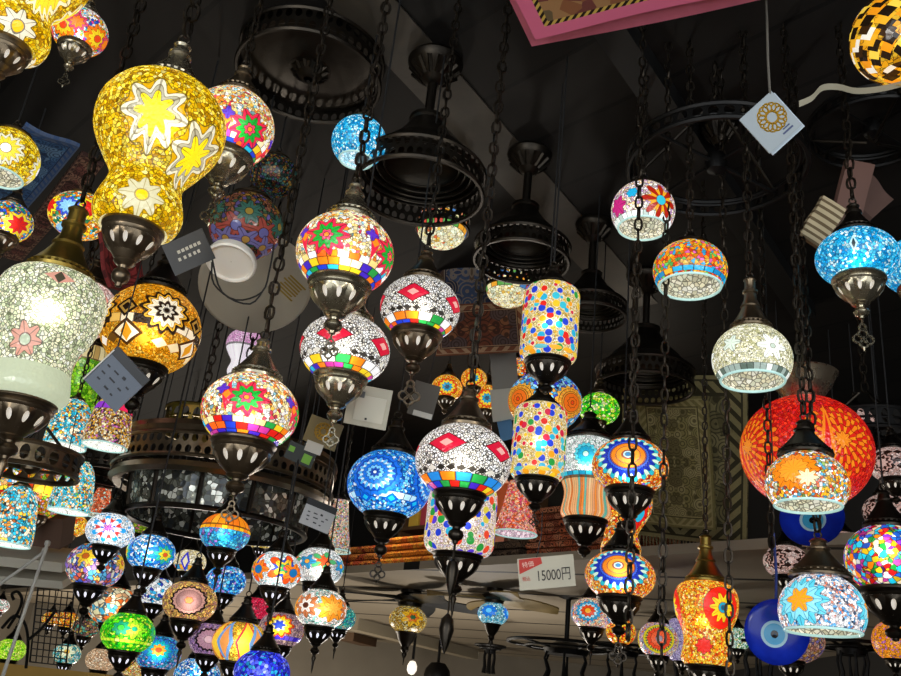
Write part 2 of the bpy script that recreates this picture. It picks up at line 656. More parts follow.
        ng.lathe([(c_ * .80 * R, (z0 - .05) * R), (c_ * .78 * R, (z0 - .2) * R), (c_ * .5 * R, (zl + .1) * R), (c_ * .36 * R, (zl + .02) * R), (.001, zl * R)], 24)
        ng.build('inner_glass', neck or (NECK if lit else NECK_OFF), cupo)
        zf = zl - .55
        if fin == 'drop':
            filigree(R * .62 * finlen, zf * R + .004 * R).build('finial', metal, cupo)
        elif fin == 'long':
            mf = MB()
            mf.tube([(0, 0, zf * R + .01 * R), (0, 0, (zf - .3) * R)], .03 * R, 6)
            mf.lathe([(.01 * R, (zf - .28) * R), (.09 * R, (zf - .34) * R), (.13 * R, (zf - .5) * R), (.1 * R, (zf - .75) * R), (.05 * R, (zf - .92) * R), (.01 * R, (zf - 1.02) * R)], 10)
            mf.tube([(0, 0, (zf - 1.0) * R), (0, 0, (zf - 1.35) * R)], .02 * R, 6)
            mf.lathe([(.01 * R, (zf - 1.33) * R), (.12 * R, (zf - 1.45) * R), (.15 * R, (zf - 1.65) * R), (.07 * R, (zf - 1.95) * R), (.01 * R, (zf - 2.1) * R)], 10)
            mf.build('finial', metal, cupo)
        elif fin == 'spike':
            mf = MB()
            mf.lathe([(.06 * R, zf * R + .01 * R), (.09 * R, (zf - .08) * R), (.05 * R, (zf - .2) * R), (.03 * R, (zf - .5) * R), (.005 * R, (zf - .62) * R)], 10)
            mf.build('finial', metal, cupo)
    if bulb:
        bz, bm = bulb
        b_ = MB()
        b_.lathe([(.004 * R, .17 * R), (.1 * R, .14 * R), (.16 * R, .05 * R), (.17 * R, -.04 * R), (.12 * R, -.14 * R), (.004 * R, -.19 * R)], 16, (0, 0, bz * R))
        b_.build('bulb', bm, root)
    # chain up to whatever ceiling is above
    z0 = (ztop + .15) * R
    z1 = (top if top is not None else over(c)) - c.z
    if chain and z1 > z0 + .01:
        if chain == 'big':
            ch = chain_mesh(z0, z1, .040, .026, .0034)
        elif chain == 'mid':
            ch = chain_mesh(z0, z1, .030, .019, .0027)
        elif chain == 'thin':
            ch = chain_mesh(z0, z1, .024, .014, .0021)
        else:
            ch = chain_mesh(z0, z1, 0, 0, .0022)
        ch.build('cord' if chain == 'cord' else 'chain', CORD if chain == 'cord' else (CHAIN if chain != 'brass' else BRASS), root)
    LAMPS.append((root, R))
    return root

# loft edge line in plan (two points on the underside's front edge)
EA = at_z(350, 573, LOFT)
EB = at_z(780, 548, LOFT)
def behind_edge(p, m=0.0):
    d = (EB - EA)
    d.z = 0
    d.normalize()
    n = Vector((-d.y, d.x, 0))
    if n.y < 0:
        n = -n
    return (Vector((p.x, p.y, 0)) - Vector((EA.x, EA.y, 0))).dot(n) > m
def over(p):
    return LOFT if (behind_edge(p) and p.z < LOFT) else CEIL - .005
#--SPLIT--
# ------------------------------------------------------------------ palettes
W_ = ['ffffff', 'f6f3e2', 'ece8d2', 'f9f6ea']
CREAM = ['fdf3cf', 'f3e4b0', 'fff8e0', 'e6d59a', 'd9c68a']
GOLDW = [('fff2c0', 3), ('f5d98a', 2), ('ffffff', 2), ('e8b94a', 1), ('f08a30', 1), ('8ecfe0', .6), ('d84a5a', .6)]
YEL = [('f0c814', 4), ('d9a60a', 3), ('f8e04a', 3), ('a87a06', 2), ('fdf08a', 1)]
MULTI = ['e0241c', 'f4841c', 'f6d028', '2aa048', '2a58d8', '28b8e0', 'ffffff', 'd83a8c', 'f6e8c0', 'f2a23a']
MULTI_W = [('ffffff', 5), ('e8f4f8', 4), ('58b8e8', 2), ('f2a23a', 1), ('2a58d8', 1), ('e0444c', 1), ('d8e8d8', 2)]
BAND = ['e0241c', 'f4841c', 'f6d028', '2aa048', '2440d0', '28b8e0', 'c83a9c', 'ff6a20', '4428c0']
BLUE = [('1a78d8', 3), ('2a9cf0', 3), ('8cd4fa', 2), ('dff4ff', 2), ('0a4cb0', 2), ('58c8f0', 2)]
AQUA = [('18a8e0', 4), ('48c8ee', 3), ('0a88c8', 3), ('b8f0f8', 2), ('e8fcff', 1)]
ORG = [('f08a18', 4), ('e85a18', 3), ('f6b838', 3), ('ffd868', 2), ('d83818', 2), ('7a4ac0', .6), ('58c8c0', .8)]
ORGY = [('f6a81c', 3), ('f0801c', 3), ('fcd23a', 3), ('fff0a0', 1.5), ('e8481c', 1.5)]
GREEN = [('2ec818', 3), ('58e020', 3), ('b8ec28', 2), ('12a030', 2), ('e0f050', 1)]
PINKW = [('f6d8d2', 3), ('e8b8b0', 2), ('fff2ec', 3), ('d89890', 2)]
RED = [('e02018', 4), ('c81410', 3), ('f03a20', 3), ('d82a30', 2)]
PASTEL = [('c8a8d8', 2), ('f0c8a0', 2), ('e8a8a0', 2), ('a8d8d8', 1), ('f6e0b8', 2), ('e8783a', 1)]
WBLK = [('ffffff', 5), ('f4f0e6', 4), ('ddd8cc', 2)]

def star(du, dv, r, c_out, c_in, c_mid=None, n=8, k=4, **kw):
    ly = [(r, c_out, n, .16), (r * .66, c_in, n, .2)]
    if c_mid:
        ly.append((r * .28, c_mid, 0, 0))
    return dict(du=du, dv=dv, k=k, layers=ly, **kw)

def mandala(du, dv, r, core, ring, petal, dot, k=3, n=22, line='251a10', **kw):
    return dict(du=du, dv=dv, k=k, line=line, layers=[(r, petal, n, .07), (r * .84, ring, n, 0, petal), (r * .66, ring, 0, 0), (r * .55, core, 0, 0),
                (r * .3, core, 8, .1), (r * .1, dot, 0, 0)], **kw)

# ------------------------------------------------------------------ the lamps
# -- upper left
s_yel = dict(mode='cyl', base=YEL, cell=17, gw=.055, grout='5a3c02', es=1.05, vari=.7, alpha=.93,
             meds=[dict(du=-.16, dv=.2, k=2, line='5a4a18', layers=[(.50, 'f2d01c', 8, .10, 'd9a60a'), (.44, 'e8e4cc', 8, .24), (.34, 'b4b098', 8, .24), (.25, 'ffe81c', 8, .30)]), dict(du=.74, dv=-.16, k=2, line='5a4a18', layers=[(.50, 'f2d01c', 8, .10, 'd9a60a'), (.44, 'e8e4cc', 8, .24), (.34, 'b4b098', 8, .24), (.25, 'ffe81c', 8, .30)]),
                   dict(du=-.02, dv=-1.02, k=3, rf=.62, line='9a8420', layers=[(.26, 'd8d4b0', 8, .22), (.08, 'ffd81c', 0, 0)])])
lamp('large yellow hourglass mosaic lamp with pale star, hanging in full view', 161, 127, 127, 0.2, 'hour', s_yel, cup=.44, fin='none', chain='big', metal=BRONZE, capmetal=SILVER, bulb=(0, BULB_SOFT))
s_yel2 = dict(mode='cyl', base=YEL, cell=17, gw=.055, grout='6a4a02', es=1.05, vari=.7,
              meds=[dict(du=.5, dv=-.1, k=4, line='6a5a20', layers=[(.6, 'fff8d0', 14, .14), (.46, 'ffe838', 14, .2), (.2, 'fffbe0', 7, .2)]),
                    dict(du=.1, dv=-1.0, k=3, rf=.62, layers=[(.26, 'e8e4d0', 8, .25), (.09, 'ffc81c', 0, 0)])])
lamp('yellow hourglass mosaic lamp cut off by the top left corner', 35, -34, 112, 0.19, 'hour', s_yel2, cup=.42, fin='none', chain='big', capmetal=SILVER)
s = dict(base=MULTI_W[:2] + [(c, 1.4) for c in MULTI], cell=11, gw=.05, es=.95,
         meds=[star(.72, .1, .5, 'f07818', 'f6d028', 'e8481c', 9), star(-.2, .3, .34, 'd8406a', 'f4841c', None, 8)])
lamp('small multicoloured globe lamp behind the cut off yellow hourglass', 80, 32, 54, 0.115, 'globe', s, cup=.6, metal=SILVER, finlen=1.3)
s_rg = lambda du, dv, es=1.0: dict(base=GOLDW, cell=15, gw=.05, es=es, bands=[(-1.0, -.80, 18, BAND), (-.80, -.62, 21, BAND + ['fff0c0'] * 2), (-.62, -.47, 24, BAND + ['fff0c0', 'f5d98a', 'ffffff'] * 5)],
         meds=[dict(du=du, dv=dv, k=4, line='3a2010', layers=[(.40, 'e0284c', 9, .2), (.27, '18a838', 9, .22), (.12, 'f04070', 6, .2), (.05, 'f89020', 0, 0)]),
               dict(du=du + .98, dv=dv + .05, k=4, dia=[(.11, .46, 'e02848'), (.10, .12, 'f48a20')]), dict(du=du + .9, dv=dv + .2, k=4, layers=[(.12, '5a34c8', 4, .3)])])
lamp('globe lamp with red and green flower behind the big yellow hourglass', 231, 128, 86, 0.165, 'globe', s_rg(.45, .12), sq=.95, cup=.64, metal=SILVER, capmetal=BRONZE, chain='mid', finlen=1.3)
s = dict(base=YEL, cell=12, gw=.05, es=1.0, meds=[dict(du=-.1, dv=.3, k=4, layers=[(.5, 'e8e4c8', 12, .15), (.36, 'f6e040', 12, .2), (.15, 'ffffff', 0, 0)])])
lamp('yellow open globe lamp at the left edge below the corner hourglass', 6, 158, 64, .15, 'open', s, sq=.95, cap='low', rb=.7)
s_bry = dict(base=[('2a58d8', 3), ('28a8c8', 2), ('f6e8c0', 2), ('2aa048', 1.5), ('f4841c', 2), ('f6d028', 1)], cell=9, gw=.06, es=.95,
             meds=[star(.45, 0, .56, 'f6d028', 'd8241c', None, 8, line='1a2a60')])
lamp('small globe lamp with red and yellow star at the left edge', 8, 222, 48, .13, 'globe', s_bry, cup=.6, fin='spike')
s = dict(base=[('f4901c', 3), ('fff0c0', 2), ('2a8858', 1.5), ('f6d028', 2), ('e8481c', 1), ('48b8e0', 1)], cell=12, gw=.05, es=.95,
         meds=[star(.3, .35, .44, 'f6e028', 'd8241c', None, 8), star(-.45, .2, .4, '3a58d0', '8ac8f0', None, 9, k=3)])
lamp('small orange and blue globe lamp behind the white vase lamp chain', 80, 216, 61, 0.15, 'globe', s, sq=.74, bottom='none', cap='low', rb=.6)
s_wht = dict(mode='cyl', base=[('f6f3d4', 4), ('dfe6c0', 3), ('fffff0', 3), ('bcc8a0', 2)], cell=15, gw=.075, grout='4e5638', gstr=.85, es=.9, vari=.5, bands=[(-1.9, -1.25, 3, ['c2caae'], 'flat')],  # lower band painted duller, for less light far from the bulb
             meds=[dict(du=.02, dv=.62, k=4, dia=[(.28, .13, 'd89c8c'), (.1, .13, '4a4438')]), dict(du=-.34, dv=-.68, k=3, rf=.8, layers=[(.26, 'dca08e', 7, .22), (.1, 'b8c4a8', 0, 0)])])
lamp('big white crackle glass vase lamp with a hot bright centre at left', 49, 310, 106, 0.2, 'vase', s_wht, cup=.60, fin='spike', chain='big', capmetal=BRASS, bulb=(-.05, BULB), cap='tall', capw=1.25)
s = dict(base=PINKW, cell=7, gw=.07, grout='8a5a50', es=.8, metric='CHEBYCHEV', meds=[dict(du=.5, dv=0, k=4, line='7a4438', layers=[(.6, 'e89a8c', 12, .12), (.42, 'fbd8cc', 10, .18), (.2, 'd87868', 8, .2)])])
lamp('pink petalled globe lamp half hidden behind the white vase lamp', 84, 310, 66, .18, 'globe', s, sq=.9, cup=.5, fin='none')
s_amb = dict(base=[('e89a14', 4), ('f4b838', 3), ('d8860c', 3), ('f8cc58', 1)], cell=22, gw=.05, grout='4a2a04', es=.95,
             bands=[(-.26, -.06, 22, ['2a1c10', 'fff0d0', '2a1c10', 'f0c060'], 'sq'), (-.70, -.46, 16, ['fff8e8', 'f6e0b0', '6a4818', 'd8962a'], 'dia')],
             meds=[dict(du=.2, dv=.46, k=4, line='20140a', layers=[(.47, '2a1a0e', 12, .12), (.40, 'f0b838', 12, .14), (.33, 'fff4d8', 12, .14), (.20, '2a1a0e', 8, .2), (.13, 'dcd8c8', 8, .25), (.05, '201408', 0, 0)]),
                   dict(du=-.55, dv=.42, k=4, dia=[(.24, .24, '20140a'), (.17, .17, 'a8823a'), (.10, .10, '20140a')]), dict(du=-.5, dv=-.12, k=4, dia=[(.34, .3, '4a2c10'), (.26, .22, 'fff0d0'), (.12, .2, 'e8a020')])])
lamp('big amber globe lamp with dark tile rosette beside the pink globe', 151, 330, 98, .22, 'globe', s_amb, sq=.93, cup=.5, fin='none', metal=DARK)
s_un1 = dict(base=[('a86a4a', 3), ('5a7a58', 2), ('7a6ab0', 2), ('b88a3a', 2), ('c07868', 2), ('3a5a50', 2)], cell=9, gw=.07, es=.13, grout='2a2622',  # faint glow put into the glass although this lamp is off
             meds=[dict(du=-.3, dv=-.05, k=7, layers=[(.34, 'c0584a', 6, .3), (.14, '7a7ac0', 0, 0)]), dict(du=.1, dv=-.4, k=7, layers=[(.28, '8a82c0', 6, .3), (.1, 'd0a050', 0, 0)]), dict(du=0, dv=.4, k=6, layers=[(.3, '4a8070', 8, .25), (.1, 'c0a040', 0, 0)])])
lamp('unlit dull globe lamp with a white plastic base ring facing down', 246, 226, 74, 0.182, 'globe', s_un1, sq=.92, bottom='none', cap='low', rb=.55)
s = dict(base=[('4a7a70', 3), ('8a4a40', 2), ('a8823a', 2), ('5a5a90', 1), ('2a4038', 2)], cell=10, gw=.09, es=.12, grout='1a1a18')  # slight emission added, the lamp itself is not lit
lamp('unlit small dull globe lamp behind the red and green flower globe', 274, 176, 50, 0.13, 'globe', s, sq=.85, bottom='none', cap='low', rb=.7)
s = dict(base=AQUA, cell=14, gw=.05, grout='0a4470', es=1.0, vari=.7)
lamp('small sky blue open globe lamp under the large ceiling ring', 359, 142, 55, .125, 'open', s, sq=.97, cap='low', rb=.62,
     inner=dict(base=['eaf8fa', 'c8ecf4', 'a8d8e8', 'ffffff'], cell=9, gw=.05, grout='3a7088', es=1.0))
# -- upper middle
lamp('globe lamp with red and green flower hanging highest in the middle', 345, 254, 98, 0.16, 'globe', s_rg(-.42, .34), sq=.84, cup=.62, metal=SILVER, chain='mid')
lamp('globe lamp with red petalled green flower below the twisted left chain', 250, 412, 97, 0.16, 'globe', s_rg(-.12, .28), sq=.80, cup=.64, metal=BRONZE, chain='mid', capmetal=SILVER)
s = dict(mode='cyl', base=[('e8b0d8', 3), ('d888c8', 2), ('f6d8ee', 2)], cell=22, gw=.04, es=.9, bands=[(-1.9, -.2, 60, ['ffffff', 'f6f0f4', 'e8dce8'])])
lamp('small pink and white hourglass lamp behind a bell cap', 245, 345, 37, .12, 'hour', s, cup=.45, fin='none', chain='cord')
def s_dia(du, dv, es=1.0, cell=17):
    return dict(base=WBLK, cell=cell, gw=.095, grout='26211d', gstr=.95, es=es, vari=.25,
         bands=[(-1.0, -.80, 20, BAND), (-.80, -.56, 15, ['ffffff', 'f6d028', '2a8ce0', 'ffffff', '2aa048', 'f4841c']), (-.54, -.38, 26, ['2a2622', 'd8d4c8', '3a3632'], 'dia')],
         meds=[dict(du=du, dv=dv, k=5, dia=[(.44, .31, '6a1018'), (.40, .28, 'cf1838'), (.15, .11, 'e8a8a0')])])
lamp('white globe lamp with red diamonds under the flower globe finial', 345, 350, 90, 0.16, 'globe', s_dia(-.3, .35), sq=.78, cup=.58, metal=SILVER, fin='drop')
lamp('white globe lamp with red diamonds beside the large black pendant', 420, 309, 80, 0.155, 'globe', s_dia(-.22, .42), sq=.82, cup=.62, fin='drop', chain='mid', finlen=1.5)
lamp('largest white globe lamp with red diamonds and long spindle finial', 463, 462, 96, 0.155, 'globe', s_dia(-.38, .42), sq=.80, cup=.53, fin='long', chain='mid', metal=DARK, capmetal=BRONZE, seg=56)
s_cyl = lambda: dict(mode='cyl', base=CREAM + ['f2d860', 'e8b848'], cell=16, gw=.07, grout='8a6a20', es=.95, vari=.4,
                     dots=(['2440d0', 'e0281c', '28b0d8', 'f0a020', '2a9a40', '2a58d8', 'd02848', '38c0d8', 'f4c828'], 3.5, .47),
                     bands=[(-1.28, -1.12, 12, ['f6b028', 'e8c848', '58b8c0'], 'oval')])
lamp('cylinder lamp of coloured pebbles on gold, upper of the pair', 550, 325, 57, 0.12, 'cyl', s_cyl(), cup=.78, fin='none', metal=DARK, h=1.42)
lamp('cylinder lamp of coloured pebbles on gold, lower with filigree drop', 539, 443, 54, 0.114, 'cyl', s_cyl(), cup=.78, fin='drop', metal=DARK, h=1.42)
s = s_cyl()
s['dots'] = (['2440d0', 'e8482c', '28b0d8', 'f0a020', '2a9a40', '5a3ad0', 'd8c848'], 3.6, .44)
s['base'] = ['f4eef0', 'e8d8e8', 'f6ead0', 'd8d8e8']
lamp('pastel cylinder lamp with coloured triangles behind the spindle finial', 461, 520, 70, 0.176, 'cyl', s, cup=.7, fin='spike', metal=DARK, h=1.0, rt=.5)
s_bm = dict(base=BLUE, cell=15, gw=.06, grout='0c2a60', es=.95, vari=.5, bands=[(-.6, -.42, 30, ['bfe8fa', '1a6ad0', 'e8fbff'])],
            meds=[dict(du=-.36, dv=.28, k=4, line='0a2a70', layers=[(.62, '1a6cd8', 18, .04), (.50, '0a50c0', 18, .02), (.44, '58b8f4', 18, .1, 'd8f2fa'), (.31, '1a78e0', 16, .06), (.2, '7accf8', 12, .12), (.11, '0a48b0', 8, .2), (.04, 'e8f8ff', 0, 0)]),
                  dict(du=.12, dv=-.38, k=8, dia=[(.17, .16, '0a58c8'), (.08, .08, '20c0f0')])])
lamp('blue globe lamp with white petalled rosettes in front of the loft', 389, 485, 84, 0.165, 'globe', s_bm, sq=.84, cup=.50, fin='drop', metal=DARK, seg=52)
s_om = lambda: dict(base=ORGY, cell=13, gw=.05, grout='5a2008', es=.9, meds=[dict(du=0, dv=.05, k=3, line='4a1a08', layers=[(.66, 'e8481c', 12, .1), (.50, 'f8d838', 12, .14), (.32, '18a0c8', 9, .16), (.14, '1a4a68', 6, .2)])])
o3 = 'orange rosette globes of the small cluster'
lamp('small orange rosette globe lamp left of the gilded chain bundle', 447, 388, 31, .12, 'globe', s_om(), sq=.85, cup=.6, fin='none', group=o3)
lamp('small orange rosette globe lamp close to the white paper sheet', 487, 399, 30, .12, 'globe', s_om(), sq=.95, cup=.5, fin='none', group=o3)
lamp('small orange globe lamp at back of the rosette cluster', 474, 379, 26, 0.1, 'globe', s_om(), sq=.85, cup=.6, fin='none', group=o3)
s = dict(base=ORG + [('fff0c8', 2)], cell=10, gw=.05, es=.95)
lamp('small orange and white globe lamp beneath the upper pebble cylinder cup', 519, 370, 31, .12, 'globe', s, sq=.75, cup=.6, fin='none')
s = dict(base=[('58b8e8', 3), ('a0d8f0', 2), ('3a4ad0', 2), ('f2a23a', 1)], cell=11, gw=.05, es=.9, meds=[mandala(.74, .1, .52, 'f0701c', 'e8902c', 'f6b03c', 'e8481c', k=3, n=16), mandala(-.74, .1, .52, 'f0701c', 'e8902c', 'f6b03c', 'e8481c', k=2, n=16)])
lamp('globe lamp with orange rosettes behind the lower pebble cylinder', 545, 402, 74, .2, 'globe', s, sq=.82, cup=.4, fin='none')
s = dict(base=GREEN + [('f0f8b0', 3)], cell=9, gw=.06, grout='1a4a10', es=.95)
lamp('small lime green globe lamp right of the pebble cylinders', 599, 409, 41, .125, 'globe', s, sq=.78, cup=.4, fin='none', capmetal=BRONZE)
s = dict(mode='cyl', base=[('ffffff', 4), ('e8f0ea', 3), ('c8e0d8', 2)], cell=16, gw=.06, grout='3a4a48', es=.95,
         bands=[(-.62, -.50, 26, ['38c0d8', 'a8e8e8', '1890b8']), (-1.9, -.62, 70, ['f0903c', 'e8b078', 'f6c890', 'd87838', 'e0a070', '68b8a8'])],
         meds=[dict(du=-.08, dv=.25, k=4, line='0a4a60', layers=[(.34, '58d0e0', 14, .08), (.24, '18a0c8', 12, .1), (.08, 'a8e8c8', 0, 0)])])
lamp('tall white and orange vase lamp with blue rosette behind orange globes', 588, 462, 64, .17, 'vase', s, cup=.66, fin='none', metal=DARK, capmetal=DARK, capw=1.5)
s_or = lambda: dict(base=ORG + [('f6e0b0', 2)], cell=16, gw=.05, grout='5a2a10', es=.98,
                   meds=[mandala(-.08, .22, .74, 'f07c14', '2440c0', '2ac0c8', 'bfe8f0', k=2, n=24), dict(du=-.08, dv=.22, k=2, line='0a2a50', layers=[(.40, 'f08418', 0, 0), (.34, 'f49a28', 30, .03), (.10, 'a8e0e8', 0, 0), (.05, '2a7ab0', 0, 0)])])
def s_mand():
    return dict(base=ORG + [('f6e0b0', 2)], cell=17, gw=.05, grout='5a2a10', es=.98,
                meds=[dict(du=-.06, dv=.34, k=2, line='0c1a48', layers=[(.90, '2ab8c8', 20, .06, 'd0f4dc'), (.70, '1c34b8', 20, .10), (.55, '3a62d8', 40, .03), (.47, 'd86a10', 0, 0), (.44, 'f08a1c', 40, .02), (.30, 'f6a030', 26, .03), (.15, 'd86a10', 0, 0), (.12, 'b8e4e8', 0, 0), (.06, '3a7ab0', 0, 0)])])
om = 'orange globes with a blue ringed rosette'
lamp('orange globe lamp with blue ringed rosette, upper of the pair', 630, 467, 76, 0.16, 'globe', s_mand(), sq=.76, cup=.62, fin='none', metal=DARK, group=om, seg=52, chain='thin')
lamp('orange globe lamp with blue ringed rosette, lower of the pair', 620, 576, 70, 0.16, 'globe', s_mand(), sq=.72, cup=.62, fin='drop', metal=DARK, capmetal=DARK, group=om, seg=52, finlen=1.4)
s = dict(mode='cyl', base=ORG + [('f6e0a0', 2)], cell=12, gw=.05, es=1.0, meds=[dict(du=.7, dv=-.3, k=3, layers=[(.4, 'e8241c', 6, .2), (.2, '28b8e0', 0, 0)])])
lamp('orange hourglass lamp tucked between the two rosette globes', 622, 503, 60, .17, 'hour', s, cup=.4, fin='none', metal=DARK)
s = dict(base=PASTEL, cell=12, gw=.05, es=.8, meds=[dict(du=-.2, dv=.15, k=4, layers=[(.6, '2a9ad0', 16, .08), (.44, 'bfe8f0', 14, .1), (.33, 'e8481c', 10, .12), (.14, 'f6b028', 0, 0)])])
lamp('small globe lamp with blue ringed red rosette under the loft', 592, 614, 42, .17, 'globe', s, sq=.78, cup=.6, fin='spike', metal=DARK, chain='cord')
s = dict(base=ORGY + [('e8281c', 3)], cell=7, gw=.05, es=1.0)
lamp('small red and orange globe lamp behind the lower rosette lamp finial', 621, 632, 30, .12, 'globe', s, sq=.85, cup=.4, fin='none', chain='cord')
s = dict(base=PASTEL + [('a890c8', 3)], cell=12, gw=.05, es=.75, meds=[dict(du=.05, dv=.08, k=3, layers=[(.85, 'd8c828', 30, .02), (.68, '3a6a50', 30, .02, 'e8d858'), (.6, 'e84a28', 12, .05), (.4, 'f0643a', 12, .06), (.16, '9a8a98', 8, .1)])])
lamp('globe lamp with red rosette in a yellow ring under the loft', 658, 640, 40, .15, 'globe', s, sq=.9, cup=.55, fin='none', metal=DARK, chain='cord')
s = dict(mode='cyl', base=[('b8a8dc', 3), ('d8d0ec', 2), ('9080c0', 2)], cell=14, gw=.06, grout='3a3050', es=.65)
lamp('lavender cylinder lamp beside the orange vase lamp', 682, 640, 26, .11, 'cyl', s, cup=.6, fin='none', metal=DARK, h=1.55, chain='cord')
s = dict(mode='cyl', base=ORGY + [('f8e060', 2)], cell=17, gw=.05, grout='6a2a08', es=1.02, alpha=.93,
         meds=[dict(du=.52, dv=-.02, k=3, line='6a1008', layers=[(.62, 'e82818', 0, 0), (.36, 'f8dc28', 10, .22), (.15, '20a8d0', 0, 0), (.06, '106080', 0, 0)]), dict(du=-.1, dv=-1.2, k=3, rf=.7, layers=[(.22, 'e83028', 8, .15)])])
lamp('orange vase lamp with a red and yellow flower, brass cap', 706, 605, 63, 0.145, 'vase', s, cup=.62, fin='none', metal=DARK, capmetal=BRASS, bulb=(-.4, BULB_SOFT), capw=1.3, cap='tall', chain='thin')
s = dict(base=[('dff0e0', 3), ('48a058', 2), ('a8d8c8', 2), ('e8e0a0', 1)], cell=9, gw=.06, es=.8)
lamp('small green and white globe lamp right of the orange vase lamp', 737, 639, 27, .12, 'globe', s, sq=.85, cup=.55, fin='none', metal=DARK, chain='cord')
# -- right
s = dict(base=[('f6e8d0', 4), ('e0b8d0', 2), ('f2c890', 1.5), ('b088c0', 1), ('ffffff', 3)], cell=12, gw=.07, grout='4a3028', es=1.0, metric='CHEBYCHEV', bands=[(-.72, -.50, 30, ['ffffff', 'e8f0e8', 'b8c8c0'])],
         meds=[dict(du=.55, dv=.42, k=2, line='3a1a10', layers=[(.5, 'a82010', 8, .28, 'e8a020'), (.16, '30b8d0', 0, 0)]), dict(du=-.35, dv=.62, k=2, layers=[(.17, '20a8d8', 6, .12)]), dict(du=-.8, dv=.35, k=2, layers=[(.3, 'c02878', 6, .2)])])
lamp('white and pink open globe lamp at the rim of the pierced wheel', 643, 211, 63, .138, 'open', s, sq=.97, cap='low', rb=.78, chain='thin', metal=DARK)
s = dict(base=[('f08a18', 3), ('f6c030', 3), ('28a8d8', 2), ('e8481c', 2), ('58b858', 1.5), ('d860a8', 1)], cell=11, gw=.05, grout='5a3010', es=1.0, bands=[(-.52, -.36, 20, ['28a8d8', '58c8e0', '1880b8', 'f0b030'])])
lamp('orange and blue open globe lamp hanging under the pierced wheel', 690, 271, 73, 0.15, 'open', s, sq=.84, cap='low', rb=.84, chain='mid', metal=DARK)
s = dict(base=[('e8e4c0', 4), ('f8f6e0', 3), ('c8c494', 2), ('a8a878', 1)], cell=18, gw=.05, grout='4a4828', es=.95, vari=.6, bands=[(-.66, -.46, 34, ['5a6a60', 'e8f0e8', '98a8a0'])],
         meds=[dict(du=.5, dv=.4, k=3, line='6a6a50', layers=[(.3, 'f4f8f0', 6, .34), (.06, 'c0d0c0', 0, 0)]), dict(du=-.5, dv=.5, k=3, layers=[(.2, 'dce8d8', 5, .3)])])
lamp('white crackle open globe lamp with a tall bronze neck', 752, 360, 78, 0.15, 'open', s, sq=.93, cap='tall', rb=.80, chain='mid', metal=BRONZE)
s_aq = dict(base=AQUA, cell=15, gw=.05, grout='0a4470', es=1.0, vari=.7, meds=[dict(du=-.05, dv=.35, k=4, dia=[(.1, .3, 'bfe8f0'), (.05, .2, '2a3a40')])])
aq = 'turquoise crackle globes with a clover drop'
lamp('turquoise crackle globe lamp with wire clover drop in full view', 857, 258, 79, .155, 'globe', s_aq, sq=.74, cup=.62, fin='drop', metal=SILVER, capmetal=DARK, chain='mid', group=aq, finlen=1.5)
lamp('turquoise crackle globe lamp cut off by the right edge', 923, 266, 79, .17, 'globe', s_aq, sq=.74, cup=.62, fin='drop', metal=SILVER, capmetal=DARK, chain='mid', group=aq, finlen=1.5)
s = dict(base=[('f0a418', 3), ('f8c030', 2)], cell=8, gw=.03, es=.85, bands=[b_ for v in range(-9, 11, 3) for b_ in ((v / 10 - .17, v / 10 + .17, 14, ['20160c', '2a1c10', 'f8f0e0', '20160c'], 'dia'), (v / 10 - .02, v / 10 + .30, 14, ['f4981a', 'fcd048', '3a2410', 'f4b028'], 'dia'))])
lamp('amber and black checker globe lamp cut off by the top right corner', 898, 38, 90, 0.165, 'globe', s, sq=1.05, bottom='none', rb=.4, metal=DARK)
s = dict(base=RED, cell=22, gw=.04, grout='5a0606', es=.8, vari=.6,
         meds=[dict(du=.52, dv=.22, k=4, line='8a1408', layers=[(.60, 'f07818', 22, .06, 'd8281a'), (.50, 'd82018', 22, .05, 'f48a1c'), (.38, 'f08018', 16, .08, 'd02018'), (.25, 'd82818', 12, .08, 'f6901c'), (.12, 'f08a20', 8, .2)]),
               dict(du=-.95, dv=0, k=4, dia=[(.12, .9, 'f08018'), (.06, .7, 'd82018')])])
lamp('giant red globe lamp with an orange rosette on the right', 806, 452, 127, .30, 'globe', s, sq=.9, bottom='none', cap='bowl', rb=.35, rt=.3, metal=BRONZE, capmetal=SILVER, chain='mid', seg=64)
s = dict(base=[('f0b028', 3), ('ffffff', 3), ('e86a28', 2), ('58a8c8', 1.5), ('d8d0b0', 2), ('c84830', 1), ('88a858', 1)], cell=14, gw=.06, grout='3a2c1c', es=1.0,
         meds=[dict(du=-.3, dv=.42, k=3, line='5a2808', layers=[(.56, 'f08414', 14, .1), (.36, 'f49a28', 12, .12)]), dict(du=.02, dv=.18, k=3, layers=[(.2, 'f6e8b0', 8, .3)])])
lamp('open globe lamp with an orange flower in front of the giant red globe', 807, 485, 81, 0.145, 'open', s, sq=.84, cap='bell', rb=.80, chain='mid', metal=BRONZE, capmetal=DARK, capw=1.25)
s = dict(base=[('f4f0f0', 5), ('e88868', 1.5), ('58a0d8', 2), ('3a4a60', 1.5), ('ffffff', 4), ('c8b0b0', 1)], cell=17, gw=.05, grout='4a4a58', es=1.0, metric='MANHATTAN', bands=[(-.62, -.48, 14, ['18a8d8', '1870d8', '48c8e0', '30b850', '98d838'])],
         meds=[dict(du=-.5, dv=.3, k=3, line='1a5a78', layers=[(.60, '58c8e0', 12, .16), (.46, '8adcec', 10, .16), (.27, 'f6a018', 6, .26)])])
lamp('white and blue open bowl lamp with an orange star at lower right', 822, 612, 84, 0.155, 'open', s, sq=.92, cap='bell', rb=.88, chain='mid', metal=BRONZE, capmetal=BRONZE, capw=1.35)
